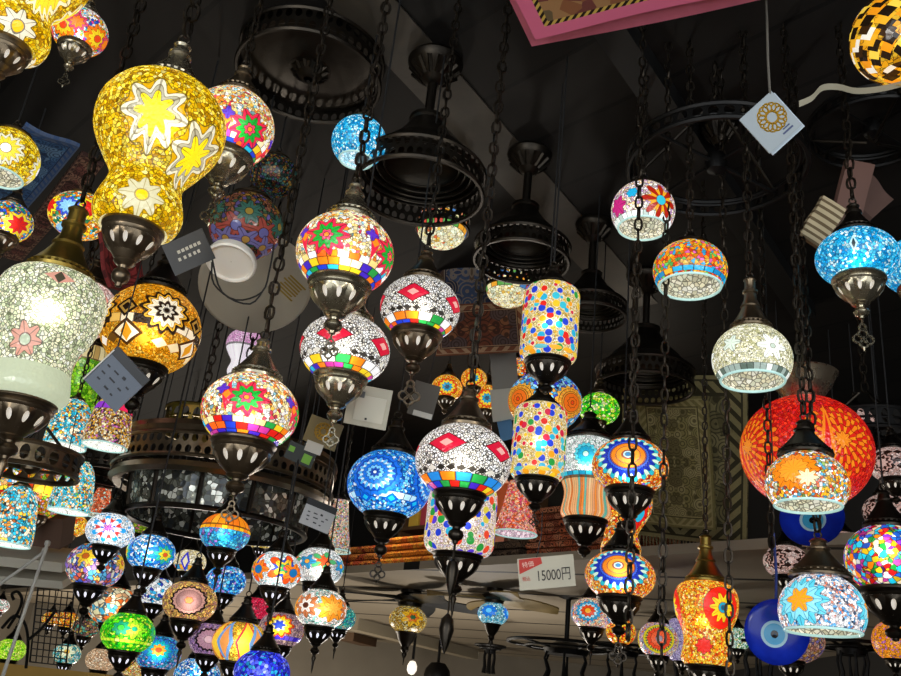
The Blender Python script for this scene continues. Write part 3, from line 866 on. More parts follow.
PK = dict(base=[('e8c4b8', 3), ('f4dcd4', 3), ('d8a89c', 2)], cell=13, gw=.05, grout='5a3a30', es=.48, bands=[(-.52, -.22, 16, ['2c1812'], 'dia'), (.3, .6, 14, ['2c1812'], 'dia'), (-.2, .1, 16, ['38201a', 'e8c4b8', '2c1812', 'd8a89c'], 'dia')],
          meds=[dict(du=-.45, dv=.1, k=4, line='2a1610', layers=[(.52, '2c1812', 10, .1), (.44, 'e0b0a4', 10, .1), (.34, '3a2018', 10, .16), (.24, 'e8c0b4', 8, .2)])])
pk = 'dull pink globes with dark petal rings'
for (lb, x_, y_, w_, D_, fn) in (('dull pink petal globe lamp just right of the giant red globe top', 856, 421, 34, .12, 'none'), ('dull pink petal globe lamp at right edge above the twin below', 893, 465, 46, .125, 'none'),
                             ('dull pink petal globe lamp at right edge over the jewelled lamp', 887, 512, 46, .14, 'none'), ('dull pink petal globe lamp between bowl lamp cap and jewelled lamp', 842, 546, 38, .13, 'none'),
                             ('dull pink petal globe lamp behind the blue eye pendant cord', 786, 562, 44, .14, 'none')):
    lamp(lb, x_, y_, w_, D_, 'globe', PK, sq=.78, cup=.6, fin=fn, metal=DARK, capmetal=DARK, group=pk)
s = dict(base=['e02020', 'f08010', 'f5d020', '20a040', '2060d0', '20c0e0', 'ffffff', 'd040a0', '7a30c0', '30c8e8', 'f8e8c0'], cell=8, gw=.05, grout='1a1418', es=.9, metric='MANHATTAN', alpha=.9)
lamp('jewelled triangle mosaic globe lamp in dark metal at right edge', 889, 560, 84, .2, 'globe', s, sq=.85, cup=.72, fin='none', metal=DARK, capmetal=DARK, bulb=(.15, BULB))
s = dict(base=[('f08a18', 3), ('f4a030', 3), ('b86ab0', 1)], cell=12, gw=.05, es=.85)
lamp('orange globe lamp behind the jewelled lamp cup at right', 893, 641, 40, .16, 'globe', s, sq=1.0, cup=.5, fin='none', metal=DARK)
s = dict(base=[('c88a78', 3), ('8a7ab8', 2), ('e0b8a0', 2), ('d89a48', 1)], cell=11, gw=.06, es=.35, grout='2a1a1a')
lamp('dim patchwork globe lamp behind the blue eye pendant', 790, 640, 66, .22, 'globe', s, sq=.7, cup=.4, fin='none', metal=DARK, chain='cord')
# -- lamps in the lower middle, behind
s = dict(base=[('e8602c', 3), ('f09878', 3), ('e8a8a0', 3), ('d84a6a', 2), ('f6c890', 1)], cell=12, gw=.04, es=.85)
lamp('pink and orange cone lamp, open side down, behind spindle finial', 517, 507, 44, .13, 'cone', s, cap='low', chain='thin', metal=DARK, h=1.2, inner=dict(base=['d8b8c8', 'f0d8e0'], cell=9, gw=.03, es=.8))
s = dict(mode='cyl', base=PASTEL + [('f4e8d0', 3), ('58b070', 1)], cell=11, gw=.05, es=.7)
lamp('tall pastel cone lamp hanging beside the clip-on price card', 338, 525, 33, .14, 'cone', s, cap='low', chain='thin', metal=DARK, h=1.55)
# -- lower left, open bells
TEA = [('28b8d8', 4), ('88dce8', 3), ('f2a03a', 1.2), ('fff0d0', 3), ('3a4a50', 1), ('d87840', .6), ('f6d848', 1.2)]
BL = lambda: dict(base=TEA, cell=11, gw=.05, es=1.02, inner=None)
bl = 'bell shaped shades, open side down'
WI = dict(base=['fffdf4', 'f0f0e8'], cell=8, gw=.03, es=1.0, vari=.2)
def bell(label, x_, y_, w_, D_, spec, h=1.15, **kw):
    lamp(label, x_, y_, w_, D_, 'bell', spec, cap='low', chain='thin', metal=BRONZE, group=bl, h=h, inner=WI, **kw)
bell('teal and orange bell shade lamp below the green vase lamp', 71, 423, 42, .115, dict(base=TEA, cell=9, gw=.06, es=1.0))
s = dict(base=[('d8a03a', 3), ('e8d8b0', 3), ('8a5a30', 2), ('c86ab0', 1), ('3a3038', 1.5)], cell=12, gw=.05, es=.95, bands=[(.45, .85, 8, ['e8285a', '8a38c0', 'f03048', 'c86030'])])
bell('bell shade lamp with red and violet band below the black card', 111, 421, 45, .12, s)
bell('teal mosaic bell shade lamp hanging clear at left below the others', 75, 486, 41, .115, dict(base=TEA + [('48a050', 1)], cell=12, gw=.05, es=1.0), h=1.25)
bell('teal mosaic bell shade lamp at the left edge, lowest of its kind', 14, 515, 48, .13, dict(base=TEA, cell=9, gw=.06, es=1.0), h=1.2)
s = dict(base=[('f6a01c', 2), ('28a8e8', 2), ('f6d838', 2), ('e8281c', 1.5), ('ffffff', 2), ('3a8a3a', 1)], cell=6, gw=.05, es=1.0)
lamp('rainbow globe lamp at the left edge above a teal bell shade', 8, 484, 38, 0.12, 'globe', s, sq=.9, cup=.4, fin='none')
s = dict(mode='cyl', base=[('7ac81c', 3), ('a8dc30', 2), ('4a9a10', 2)], cell=9, gw=.04, es=.62, bands=[(-.05, .9, 30, ['d8c07a', 'b89858', 'e8d8a0', '8a6a38'])])
lamp('green and gold vase lamp half behind the big black card', 88, 365, 50, .15, 'vase', s, cup=.5, fin='none', chain='thin')
s = dict(base=ORGY, cell=9, gw=.05, es=1.0)
lamp('small plain orange globe lamp right of the lowest bell shade', 72, 525, 30, .12, 'globe', s, sq=.8, cup=.4, fin='none')
s = dict(base=[('e86a3a', 3), ('f0a078', 2), ('d84a28', 2), ('c0d8c8', 1)], cell=8, gw=.05, es=.8)
lamp('small orange cone lamp right of the middle bell shade', 101, 502, 30, .11, 'cone', s, cap='low', chain='cord', h=.9)
s = dict(base=[('f0c030', 3), ('8ac038', 2), ('e87028', 3), ('d8b8d0', 2)], cell=10, gw=.06, es=.75, bands=[(-.2, .1, 14, ['e8481c', 'f6c828', '58a838'])])
lamp('dim orange and green globe lamp behind the bell shades', 44, 492, 48, .18, 'globe', s, sq=1.15, cup=.4, fin='none')
# -- lower left cluster of globe lamps with cups
NK = plain('lit_cluster_neck', 'f0f0f0', .35, emit='f4f2ff', es=.85)
def small(label, x_, y_, w_, spec, D_=.125, **kw):
    a = dict(sq=.78, cup=.58, fin='spike', metal=DARK, capmetal=DARK, chain='cord', neck=NK)
    a.update(kw)
    lamp(label, x_, y_, w_, D_, 'globe', spec, **a)
WB = [('ffffff', 5), ('eef4f8', 4), ('a8d8f0', 2), ('3a98d8', 1)]
small('white globe lamp with blue and red flower burst, black cup', 110, 531, 47,
      dict(base=WB, cell=13, gw=.05, es=1.0, meds=[dict(du=-.1, dv=.1, k=3, line='fff8f0', layers=[(.66, '28a0e0', 7, .2, 'c83a3a'), (.42, 'e8e8f0', 7, .3, '2a48c0'), (.2, '8a2a90', 5, .3)])]), neck=NK, fin='none')
small('blue speckled globe lamp with a yellow hearted flower at one side', 151, 553, 48,
      dict(base=BLUE + [('ffffff', 4)], cell=12, gw=.05, es=1.0, meds=[dict(du=.58, dv=.0, k=3, layers=[(.6, '1a78d8', 9, .2), (.42, '28b8a0', 8, .2), (.26, 'e8d838', 6, .2), (.1, 'e85a28', 0, 0)])]), fin='none')
small('globe lamp with orange top half and blue lower half', 225, 533, 50,
      dict(base=[('28a8e0', 3), ('1a78c8', 2), ('58c8e8', 2), ('8a6ac0', 1)], cell=9, gw=.05, es=1.0, bands=[(.02, .2, 26, ['f0801c', 'f8c028', 'f6a01c', 'fff0a0'], 'sq'), (.2, 1.5, 20, ['f0901c', 'e8781c', 'f6b030'])]))
small('white globe lamp with colourful flower pair in front of the mirrored drum', 277, 571, 50,
      dict(base=[('ffffff', 5), ('dff0f4', 4), ('a8dce8', 2)], cell=14, gw=.05, es=1.0, meds=[dict(du=.32, dv=.15, k=4, layers=[(.62, 'e8501c', 5, .32, '2a48b0'), (.4, 'f4c030', 5, .3), (.22, '2a9a60', 5, .3), (.1, 'c83a8a', 0, 0)]), dict(du=-.75, dv=0, k=4, layers=[(.4, 'f0801c', 5, .3), (.2, '1a70b0', 0, 0)])]))
small('white globe lamp with small flower sprigs next to the loft edge', 319, 567, 50,
      dict(base=[('ffffff', 5), ('e8eef0', 4), ('b8d0d4', 2)], cell=14, gw=.06, es=1.0, meds=[dict(du=.15, dv=.3, k=4, layers=[(.4, '48a868', 5, .35, 'e8702c'), (.18, 'e85028', 4, .3)]), dict(du=-.5, dv=.2, k=4, layers=[(.3, '2a90c8', 5, .3), (.1, 'e8a83a', 0, 0)])]), D_=.136)
small('patchwork globe lamp of violet and gold beneath the white burst globe', 95, 566, 56,
      dict(base=[('8a6ac8', 2), ('e8c060', 2), ('58a8d8', 2), ('d8a8b8', 2), ('e86a50', 1), ('f0ecd8', 2), ('3a58b8', 1)], cell=7, gw=.06, es=.9, metric='MANHATTAN', meds=[dict(du=-.4, dv=.35, k=4, layers=[(.3, 'e8c030', 6, .25), (.12, 'b85a20', 0, 0)])]), D_=.172, sq=.82)
small('blue globe lamp behind the orange and blue globe cup', 226, 581, 40, dict(base=BLUE + [('a888d8', 2)], cell=8, gw=.05, es=.95), fin='none', D_=.12)
small('cream globe lamp crossed by violet blue bars', 190, 562, 32, dict(base=CREAM, cell=10, gw=.04, es=.85, meds=[dict(du=-.3, dv=0, k=3, dia=[(.3, .9, '3a3ac8'), (.17, .5, 'f4e8c0')])], bands=[(-.8, -.4, 20, ['e8602c', 'f6b030', '2a90c8'])]), fin='none')
small('brown globe lamp with dotted dark rosette', 190, 602, 54,
      dict(base=[('e8b860', 3), ('c88a5a', 2), ('f0d070', 2), ('a87a70', 2)], cell=12, gw=.06, es=.85, meds=[dict(du=-.05, dv=.05, k=3, layers=[(.68, '1a1416', 18, .06), (.6, 'c09088', 18, .05), (.46, '98706e', 30, .02), (.14, 'e8703a', 6, .1)])]), D_=.135)
small('mauve globe lamp with dark dotted rosette behind the brown one', 211, 640, 44,
      dict(base=[('b888b8', 3), ('9878b0', 2), ('d8b8c8', 2)], cell=11, gw=.06, es=.65, meds=[dict(du=-.1, dv=0, k=3, layers=[(.66, '20161c', 16, .08), (.54, 'b8889a', 16, .06), (.2, 'd8a8b0', 0, 0)])]), fin='none', D_=.112)
small('globe lamp with red edged yellow stripes', 240, 643, 56,
      dict(base=[('f0b830', 3), ('e8d050', 2), ('d8902a', 2)], cell=12, gw=.06, es=.95, meds=[dict(du=.25, dv=.0, k=5, dia=[(.42, 1.3, 'd8283a'), (.34, 1.1, 'f4c838')]), dict(du=-.55, dv=0, k=5, dia=[(.35, 1.2, '6a9ad0'), (.2, .8, 'e89a50')])]), D_=.14)
small('mauve globe lamp with a yellow and blue flower, violet lower band', 281, 630, 46,
      dict(base=[('b898a8', 3), ('d8b8a8', 2), ('98788a', 2)], cell=12, gw=.06, es=.75, bands=[(-.62, -.36, 26, ['4a3ad8', '6a58e0', '3a2ac0'])], meds=[dict(du=-.12, dv=.25, k=3, layers=[(.62, 'e8481c', 10, .14), (.5, 'f8d828', 10, .16), (.3, 'fff4b0', 8, .2), (.22, '2a48d0', 6, .25)])]))
small('orange and white globe lamp over a loose teal lamp', 321, 609, 52,
      dict(base=[('f4f0e4', 3), ('88c8c0', 2), ('ffffff', 3)], cell=12, gw=.06, es=.9, meds=[dict(du=.45, dv=.1, k=3, layers=[(.6, 'f0982a', 8, .2), (.3, 'f8b848', 7, .3)]), dict(du=-.6, dv=.1, k=3, layers=[(.5, 'c87848', 8, .2), (.28, 'fff4e8', 6, .3), (.12, '5a2a18', 0, 0)])]))
small('teal globe lamp behind the orange and white globe', 339, 618, 34, dict(base=[('28a8a0', 3), ('78c8b0', 2), ('e8c8a0', 1), ('3a78a0', 2)], cell=10, gw=.06, es=.8), D_=.13)
small('plain raspberry red globe lamp beside black cups', 256, 609, 30, dict(base=[('e82850', 3), ('d01840', 3), ('f05070', 2)], cell=9, gw=.05, es=.85), fin='none', D_=.12)
small('bright green globe lamp with yellow swirl', 128, 633, 53,
      dict(base=GREEN, cell=10, gw=.05, grout='0a4a0a', es=.95, bands=[(-.5, -.36, 30, ['d8f040', 'b8e828', 'e8f080'])], meds=[dict(du=.2, dv=.2, k=3, layers=[(.4, '98e028', 8, .2), (.24, 'c8e838', 6, .2), (.1, '18a080', 0, 0)]), dict(du=-.3, dv=.2, k=4, layers=[(.3, '20a878', 7, .2), (.12, '40d040', 0, 0)])]), D_=.12)
small('blue globe lamp with orange hearted daisy', 158, 653, 46,
      dict(base=[('28a0d8', 3), ('58b8d8', 2), ('3a58c0', 2), ('c8a8d0', 1.5)], cell=11, gw=.06, es=.85, meds=[dict(du=.0, dv=.15, k=3, layers=[(.66, '2880d0', 12, .12), (.5, '18b0b8', 10, .16), (.28, 'f0902a', 8, .18), (.12, 'c8401c', 0, 0)])]), D_=.14)
small('little teal globe lamp with pale flower near the wire grid', 67, 654, 27, dict(base=[('38a8a0', 3), ('88d0d8', 2), ('e8e8c0', 2), ('2878a0', 1)], cell=8, gw=.06, es=.85, meds=[dict(du=-.05, dv=.2, k=3, layers=[(.5, 'e8f0c8', 6, .3), (.2, 'f0c050', 0, 0)])]), D_=.12)
small('little tan speckled globe lamp below the green swirl globe', 101, 660, 30, dict(base=[('e8c8a0', 3), ('d8a880', 3), ('b88860', 2), ('f4e0c0', 2)], cell=12, gw=.05, es=.8), D_=.12)
small('little amber globe lamp left of the bright green globe', 67, 620, 22, dict(base=ORGY + [('c88a50', 3)], cell=7, gw=.07, es=.85), D_=.11, fin='none')
small('little amber globe lamp in front of the wire grid', 51, 619, 18, dict(base=ORGY + [('f0c8a0', 3)], cell=7, gw=.07, es=.8), D_=.11, fin='none')
small('little dim brown globe lamp with green panes', 86, 628, 26, dict(base=[('a87868', 3), ('58a890', 2), ('c8a850', 1.5), ('5a4a48', 2)], cell=6, gw=.08, es=.6), D_=.12, fin='none')
small('lime globe lamp behind the pole at the left edge', 11, 650, 29, dict(base=[('98e020', 3), ('b8e838', 3), ('e0f070', 2), ('58b818', 1)], cell=9, gw=.05, es=.95), D_=.12)
small('little white globe lamp with red dots at the left edge', 0, 606, 18, dict(base=[('f4f0e8', 4), ('88b8a0', 1), ('d85048', 1)], cell=7, gw=.05, es=.85), D_=.11)
small('deep ultramarine globe lamp at bottom of cluster', 262, 672, 56, dict(base=[('2838e0', 4), ('4858f0', 3), ('1a20b0', 3), ('7888f8', 1), ('28a0d8', 1)], cell=9, gw=.05, es=1.0), D_=.118, fin='none')
small('blue and white crackle globe lamp at the picture bottom', 197, 676, 46, dict(base=BLUE + [('ffffff', 3)], cell=13, gw=.05, es=.95), D_=.15, fin='none')
small('white globe lamp with blue tiles behind the speckled blue globe', 157, 592, 38, dict(base=[('ffffff', 4), ('e0f0f8', 3), ('28a0d0', 2), ('2838a0', 1)], cell=7, gw=.05, es=.95), fin='none', D_=.14)
small('cream and orange globe lamp over the bright green globe', 113, 606, 50, dict(base=[('f4ecc8', 3), ('e8e0b0', 2), ('e8702c', 1.5), ('48b0d8', 2), ('c89a70', 2)], cell=5, gw=.05, es=.8, metric='MANHATTAN'), fin='none', D_=.17, cup=.4)
small('small yellow striped globe lamp behind the flower pair globe', 261, 541, 24, dict(base=[('e8d8a0', 3), ('f0c838', 3), ('f8f0d0', 2)], cell=8, gw=.06, es=.75), D_=.11, fin='none')
small('small lime and rose globe lamp behind the blue speckled one', 138, 525, 26, dict(base=[('b8d028', 3), ('8ab828', 2), ('d87888', 1.5)], cell=7, gw=.07, es=.6), D_=.12, fin='none')
small('small gold globe lamp with white lower band at picture bottom', 134, 668, 24, dict(base=[('f0e0a0', 3), ('f0c030', 2), ('e07a50', 1)], cell=8, gw=.06, es=.85), D_=.11, fin='none')
small('small rose coloured globe lamp below the upper iron drum', 165, 522, 22, dict(base=[('d88a98', 3), ('f0c8c0', 2), ('e8c838', 1.5)], cell=6, gw=.07, es=.6), D_=.11, fin='none')

for lb, x_, y_, d_, bot in (('long bare chain hanging in front of the two blue ringed orange globes', 632, 480, 1.62, 640), ('long bare chain hanging just right of the orange globes', 664, 440, 1.75, 690), ('long bare chain hanging by the right side of the orange vase lamp', 727, 470, 1.8, 690),
                      ('long bare chain between the blue eye pendant and orange vase lamp', 769, 470, 1.95, 560)):
    p = at(x_, y_, d_)
    zb = None
    for i in range(900):
        q = Vector((p.x, p.y, p.z - .001 * i))
        dd = q - EYE
        if CYP - FPX * dd.dot(UP) / dd.dot(FWD) > bot:
            zb = q.z
            break
    m = chain_mesh(zb - CEIL, -.005, .031, .0165, .0025, cord=False)
    o = m.build('hanging_chain', CHAIN, loc=(p.x, p.y, CEIL))
    tag(o, lb, 'chain', 'bare chains on the right')
# ------------------------------------------------------------------ fan lamps under the low ceiling
def fan_lamp(label, px, py, w, D, spec, span, blade_mat, a0, group='ceiling fans with a globe lamp', nb=4):
    depth = FPX * D / w
    c = at(px, py, depth)
    R = D / 2
    elv = math.asin((c.z - EYE.z) / (c - EYE).length)
    root = empty('ceiling_fan', label, 'ceiling fan', c, group)
    mat = mosaic(spec, R, math.atan2(-c.y, -c.x), elv, .74)
    m = MB()
    m.lathe([(r * R, z * R) for r, z in shape('globe', .74)], 32)
    m.build('lamp_shade', mat, root)
    zt = .66 * R
    m = MB()
    m.lathe([(.45 * R, zt - .03 * R), (.62 * R, zt + .02 * R), (.66 * R, zt + .2 * R), (.85 * R, zt + .3 * R), (.85 * R, zt + .5 * R), (.6 * R, zt + .62 * R), (.3 * R, zt + .7 * R), (.2 * R, zt + .75 * R),
             (.2 * R, LOFT - c.z - .02), (.55 * R, LOFT - c.z - .015), (.55 * R, LOFT - c.z)], 24)
    m.build('motor', DARK, root)
    for i in range(nb):
        a = a0 + 2 * PI * i / nb
        m = MB()
        ca, sa = math.cos(a), math.sin(a)
        rows = []
        n = 12
        for k in range(n + 1):
            t = k / n
            r_ = .7 * R + (span - .7 * R) * t
            wd = .022 + .055 * math.sin(PI * min(1, t * 1.02) ** .8) if k < n else .006
            zz = zt + .4 * R - .02 * t
            b = len(m.v)
            for sgn, up in ((-1, .012), (1, -.012)):
                m.v.append((r_ * ca - sgn * wd * sa, r_ * sa + sgn * wd * ca, zz + up))
                m.v.append((r_ * ca - sgn * wd * sa, r_ * sa + sgn * wd * ca, zz + up - .006))
            rows.append(b)
        for b, b2 in zip(rows, rows[1:]):
            m.face((b, b + 2, b2 + 2, b2))
            m.face((b + 1, b2 + 1, b2 + 3, b + 3))
            m.face((b, b2, b2 + 1, b + 1))
            m.face((b + 2, b + 3, b2 + 3, b2 + 2))
        m.face((rows[0], rows[0] + 1, rows[0] + 3, rows[0] + 2))
        m.face((rows[-1], rows[-1] + 2, rows[-1] + 3, rows[-1] + 1))
        m.build('blade', blade_mat, root)
    m = MB()
    zb = -.64 * R
    m.lathe([(.55 * R, zb + .08 * R), (.6 * R, zb), (.52 * R, zb - .1 * R), (.4 * R, zb - .4 * R), (.2 * R, zb - .7 * R), (.22 * R, zb - .85 * R), (.12 * R, zb - 1.0 * R), (.14 * R, zb - 1.1 * R), (.04 * R, zb - 1.3 * R), (.002, zb - 1.6 * R)], 24)
    m.build('cup', DARK, root)
    return root
BLADE_D = plain('dark_fan_blade', '1c2024', .35)
BLADE_Y = plain('honey_wood_fan_blade', '8a7440', .4)
fan_lamp('ceiling fan with dark blades and an amber globe lamp', 408, 620, 38, .2, dict(base=[('c89a3a', 3), ('e8c860', 2), ('a87a28', 2), ('d8d0a0', 2)], cell=12, gw=.06, es=.6, meds=[dict(du=.25, dv=.2, k=3, layers=[(.55, 'f0b828', 7, .25), (.3, 'e8781c', 6, .2), (.14, '2a6a40', 6, .2)])]), .46, BLADE_D, .06, nb=5)
fan_lamp('ceiling fan with honey blades and a small blue globe lamp', 493, 614, 31, .15, dict(base=[('88d0e0', 3), ('c0e8f0', 3), ('3aa0c8', 2)], cell=10, gw=.06, es=.9, meds=[dict(du=-.3, dv=.25, k=4, layers=[(.5, '1a78e0', 10, .15), (.2, '60c8ff', 0, 0)])]), .34, BLADE_Y, .25, nb=4)

# ------------------------------------------------------------------ bronze ceiling pendants
def diamond_band(mb, r, z0, z1, n, rows=2, taper=0.0, thick=True):
    h = (z1 - z0) / rows
    for i in range(rows):
        def surf(t, a, i=i):
            z = z0 + h * (i + t)
            rr = r - taper * (z - z0)
            return (rr * math.cos(a), rr * math.sin(a), z)
        mb.pierced(surf, n, .34, .36, shift=.5 * (i % 2), k=12)
    for z, q in ((z0, .006), (z1, .006)):
        rr = r - taper * (z - z0)
        mb.ring((0, 0, z), rr, q, 'z', 56, 6)

def bronze_pendant(label, cx, cy, rx, ry, w, bowl=None, fixed=None, group='black bronze ceiling pendants'):
    if fixed:
        c = at(rx, ry, fixed)
        dep = fixed
    else:
        top = at_z(cx, cy, CEIL)
        # go down the vertical through the canopy until the wanted image row
        best = None
        for i in range(400):
            p = Vector((top.x, top.y, CEIL - .002 * i))
            d = p - EYE
            yy = CYP - FPX * d.dot(UP) / d.dot(FWD)
            if best is None or abs(yy - ry) < best[0]:
                best = (abs(yy - ry), p)
        c = best[1]
        dep = depth_of(c)
    R = w * dep / FPX / 2
    root = empty('bronze_pendant', label, 'ceiling pendant', c, group)
    H = CEIL - c.z
    m = MB()
    # stepped bell body, double sided
    zt = min(H - .05, 1.25 * R)
    body = [(.95 * R, .10 * R), (1.0 * R, .14 * R), (.98 * R, .2 * R), (.86 * R, .24 * R), (.84 * R, .32 * R), (.76 * R, .36 * R), (.72 * R, .46 * R), (.62 * R, .56 * R), (.52 * R, .66 * R), (.42 * R, .8 * R), (.32 * R, .95 * R), (.27 * R, 1.05 * R), (.30 * R, 1.08 * R), (.30 * R, 1.14 * R), (.16 * R, 1.2 * R), (.1 * R, 1.25 * R)]
    sc = zt / (1.25 * R)
    body = [(r, z * sc) for r, z in body]
    m.lathe(body, 56)
    m.lathe([(r - .012 * R - .004, z - .01 * R) for r, z in reversed(body[:-2])], 56)
    # stepped mouldings inside
    for q, zz in ((.90, .12), (.80, .16), (.70, .2), (.60, .26)):
        m.ring((0, 0, zz * R * sc), q * R, .022 * R, 'z', 48, 8)
    m.build('bell', DARK, root)
    g_ = MB()
    diamond_band(g_, R * 1.0, -.22 * R, .14 * R, 46, 2)
    g_.build('pierced_gallery', DARK, root)
    if H - zt > .03:
        r_ = MB()
        r_.tube([(0, 0, zt - .01), (0, 0, H - .03)], .012, 10)
        r_.build('rod', DARK, root)
        k = MB()
        q = min(.068, .24 * R + .03)
        k.lathe([(.012, H - .075), (q * .35, H - .07), (q * .5, H - .055), (q * .62, H - .05), (q * .9, H - .03), (q * 1.0, H - .022), (q * 1.05, H - .012), (q * .98, H - .002), (q * .6, H - .001)], 32)
        for i in range(14):
            a = 2 * PI * i / 14
            k.tube([(q * .45 * math.cos(a), q * .45 * math.sin(a), H - .058), (q * .92 * math.cos(a), q * .92 * math.sin(a), H - .03)], .006, 5)
        k.build('canopy', DARK, root)
    if bowl:
        spec, bw = bowl
        Rb = bw * R
        elv = math.asin((c.z - EYE.z) / (c - EYE).length)
        ms = mosaic(spec, Rb, math.atan2(-c.y, -c.x), elv, .75)
        b_ = MB()
        b_.lathe([(Rb * math.cos(-t),   .75 * Rb * math.sin(-t) - .80 * R) for t in [PI / 2 * i / 12 * .99 for i in range(13)]], 36)
        b_.build('glass_bowl', ms, root)
        b2 = MB()
        diamond_band(b2, Rb * 1.04, -.84 * R, -.6 * R, 26, 2)
        b2.build('bowl_gallery', DARK, root)
        b3 = MB()
        b3.lathe([(Rb * .92, -.80 * R), (Rb * .92, -.58 * R), (.01, -.56 * R)], 30)
        b3.build('bowl_lining', plain('lit_bowl_lining', 'ffffff', .4, emit='fff0c8', es=.9), root)
        b4 = MB()
        for i in range(3):
            a = 2 * PI * i / 3 + .4
            b4.tube([(Rb * math.cos(a), Rb * math.sin(a), -.62 * R), (.78 * R * math.cos(a), .78 * R * math.sin(a), .3 * R * sc)], .006, 5)
        b4.build('bracket', DARK, root)
    return root
BW = dict(base=[('fff6d0', 5), ('f0e4a8', 3), ('e8f0d0', 2), ('f0c050', 1), ('d86a3a', .6)], cell=9, gw=.05, grout='6a5a30', es=1.0, bands=[(-.35, .1, 18, ['58a048', 'e8a030', 'c8483a', 'f4e8b0', '4878b0'])])
bronze_pendant('largest black bronze pendant, mounted nearest on the grey beam', 436, 60, 432, 180, 128)
bronze_pendant('middle sized black bronze pendant, second along the beam', 530, 152, 527, 252, 94)
def bowl_lamp(label, px, py, w, depth):
    c = at(px, py, depth)
    Rb = w * depth / FPX / 2
    root = empty('bowl_lamp', label, 'ceiling lamp', c, 'gold mosaic bowl lamps behind the bronze pendants')
    elv = math.asin((c.z - EYE.z) / (c - EYE).length)
    m = MB()
    m.lathe([(Rb * math.cos(-t), .8 * Rb * math.sin(-t)) for t in [PI / 2 * i / 12 * .99 for i in range(13)]], 36)
    m.build('glass_bowl', mosaic(BW, Rb, math.atan2(-c.y, -c.x), elv, .8), root)
    m = MB()
    diamond_band(m, Rb * 1.05, -.02 * Rb, .5 * Rb, 22, 2)
    ga = m.build('pierced_gallery', DARK, root)
    m = MB()
    m.lathe([(Rb * .96, 0), (Rb * .96, .5 * Rb), (.01, .5 * Rb)], 30)
    m.build('gallery_lining', mosaic(dict(base=['58a048', 'e8a030', 'c8483a', 'f4e8b0', '4878b0', 'd88a60'], cell=7, gw=.06, es=.9), Rb, 0, elv, .8), root)
    m = MB()
    m.lathe([(Rb * 1.05, .5 * Rb), (Rb * .8, .62 * Rb), (Rb * .3, .8 * Rb), (.012, .9 * Rb), (.012, CEIL - c.z - .03), (.06, CEIL - c.z - .02), (.06, CEIL - c.z)], 24)
    m.build('stem_cover', DARK, root)
bowl_lamp('gold mosaic bowl lamp with jewelled gallery under the largest bronze pendant', 442, 229, 50, 2.75)
bowl_lamp('gold mosaic bowl lamp with jewelled gallery left of the upper pebble cylinder', 509, 289, 46, 3.05)
bronze_pendant('black bronze pendant without a bowl, third along the beam', 594, 222, 604, 310, 72)
bronze_pendant('dim black bronze pendant over the olive rugs', 647, 275, 658, 378, 96)
bronze_pendant('wide black bronze ring light set close under the ceiling', 0, 0, 311, 66, 142, fixed=2.28)
bronze_pendant('dark bronze rose light near the pierced wheel', 0, 0, 718, 52, 52, fixed=2.45)

# ------------------------------------------------------------------ drum chandelier, wheels
def mirror_mat():
    g = G('mirror_mosaic')
    v = g.coord('Object', 1)
    vn = g.vor(v, 70, 'F1', 1)
    en = g.vor(v, 70, 'DISTANCE_TO_EDGE')
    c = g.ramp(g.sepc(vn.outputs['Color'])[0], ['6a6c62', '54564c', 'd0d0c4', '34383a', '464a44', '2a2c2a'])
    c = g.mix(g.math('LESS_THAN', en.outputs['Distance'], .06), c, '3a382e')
    return g.out(c, .18, .4, emit=c, es=.06, bump=vn.outputs['Distance'], bstr=.5)  # small emission brightens the panels, they are no light source
MIRROR = mirror_mat()

def rods_to_ceiling(root, pts, z0, zc, z1, big=False):
    for (x, y) in pts:
        m = MB()
        m.tube([(x, y, z0), (x * .1, y * .1, zc)], .004, 6)
        m.build('hanger_rod', DARK, root)
    m = MB()
    L = .04
    n = int((z1 - zc) / .03) + 1
    for i in range(n):
        zz = zc + .03 * i + .018
        if zz > z1:
            break
        a = (i % 2) * PI / 2
        p = [(.011 * math.cos(2 * PI * k / 10) * math.cos(a), .011 * math.cos(2 * PI * k / 10) * math.sin(a), zz + .02 * math.sin(2 * PI * k / 10)) for k in range(10)]
        m.tube(p, .003, 5, True)
    m.build('chain', CHAIN, root)

c = at(224, 484, 2.62)
R = 216 * 2.62 / FPX / 2
root = empty('drum_chandelier', 'broad dark drum chandelier with pierced band and mirror mosaic panels', 'chandelier', c)
m = MB()
diamond_band(m, R, .0, .06, 76, 2)
m.lathe([(R * .99, .065), (R * 1.02, .08), (R * 1.0, .095), (R * .93, .1), (R * .9, .1)], 64)
m.lathe([(R * 1.0, -.015), (R * 1.015, -.03), (R * .97, -.04), (R * .9, -.035)], 64)
m.build('pierced_band', BRONZE, root)
m = MB()
m.lathe([(R * .83, -.02), (R * .80, -.115)], 48)
m.build('mirror_panels', MIRROR, root)
m = MB()
for i in range(12):
    a = 2 * PI * i / 12
    m.tube([(R * .84 * math.cos(a), R * .84 * math.sin(a), 0), (R * .81 * math.cos(a), R * .81 * math.sin(a), -.12)], .007, 6)
m.ring((0, 0, -.12), R * .81, .008, 'z', 56, 6)
m.build('frame', DARK, root)
for i in range(6):
    a = 2 * PI * i / 6 + .3
    m = MB()
    m.tube([(.02 * math.cos(a), .02 * math.sin(a), .06), (R * .4 * math.cos(a), R * .4 * math.sin(a), .03), (R * .8 * math.cos(a), R * .8 * math.sin(a), .05), (R * .95 * math.cos(a), R * .95 * math.sin(a), .07)], .007, 6)
    m.build('arm', DARK, root)
m = MB()
m.lathe([(.02, -.02), (.05, .0), (.06, .04), (.03, .08), (.025, .2), (.05, .24), (.02, .27)], 20)
m.build('hub', BRONZE, root)
rods_to_ceiling(root, [], 0, .27, CEIL - c.z)

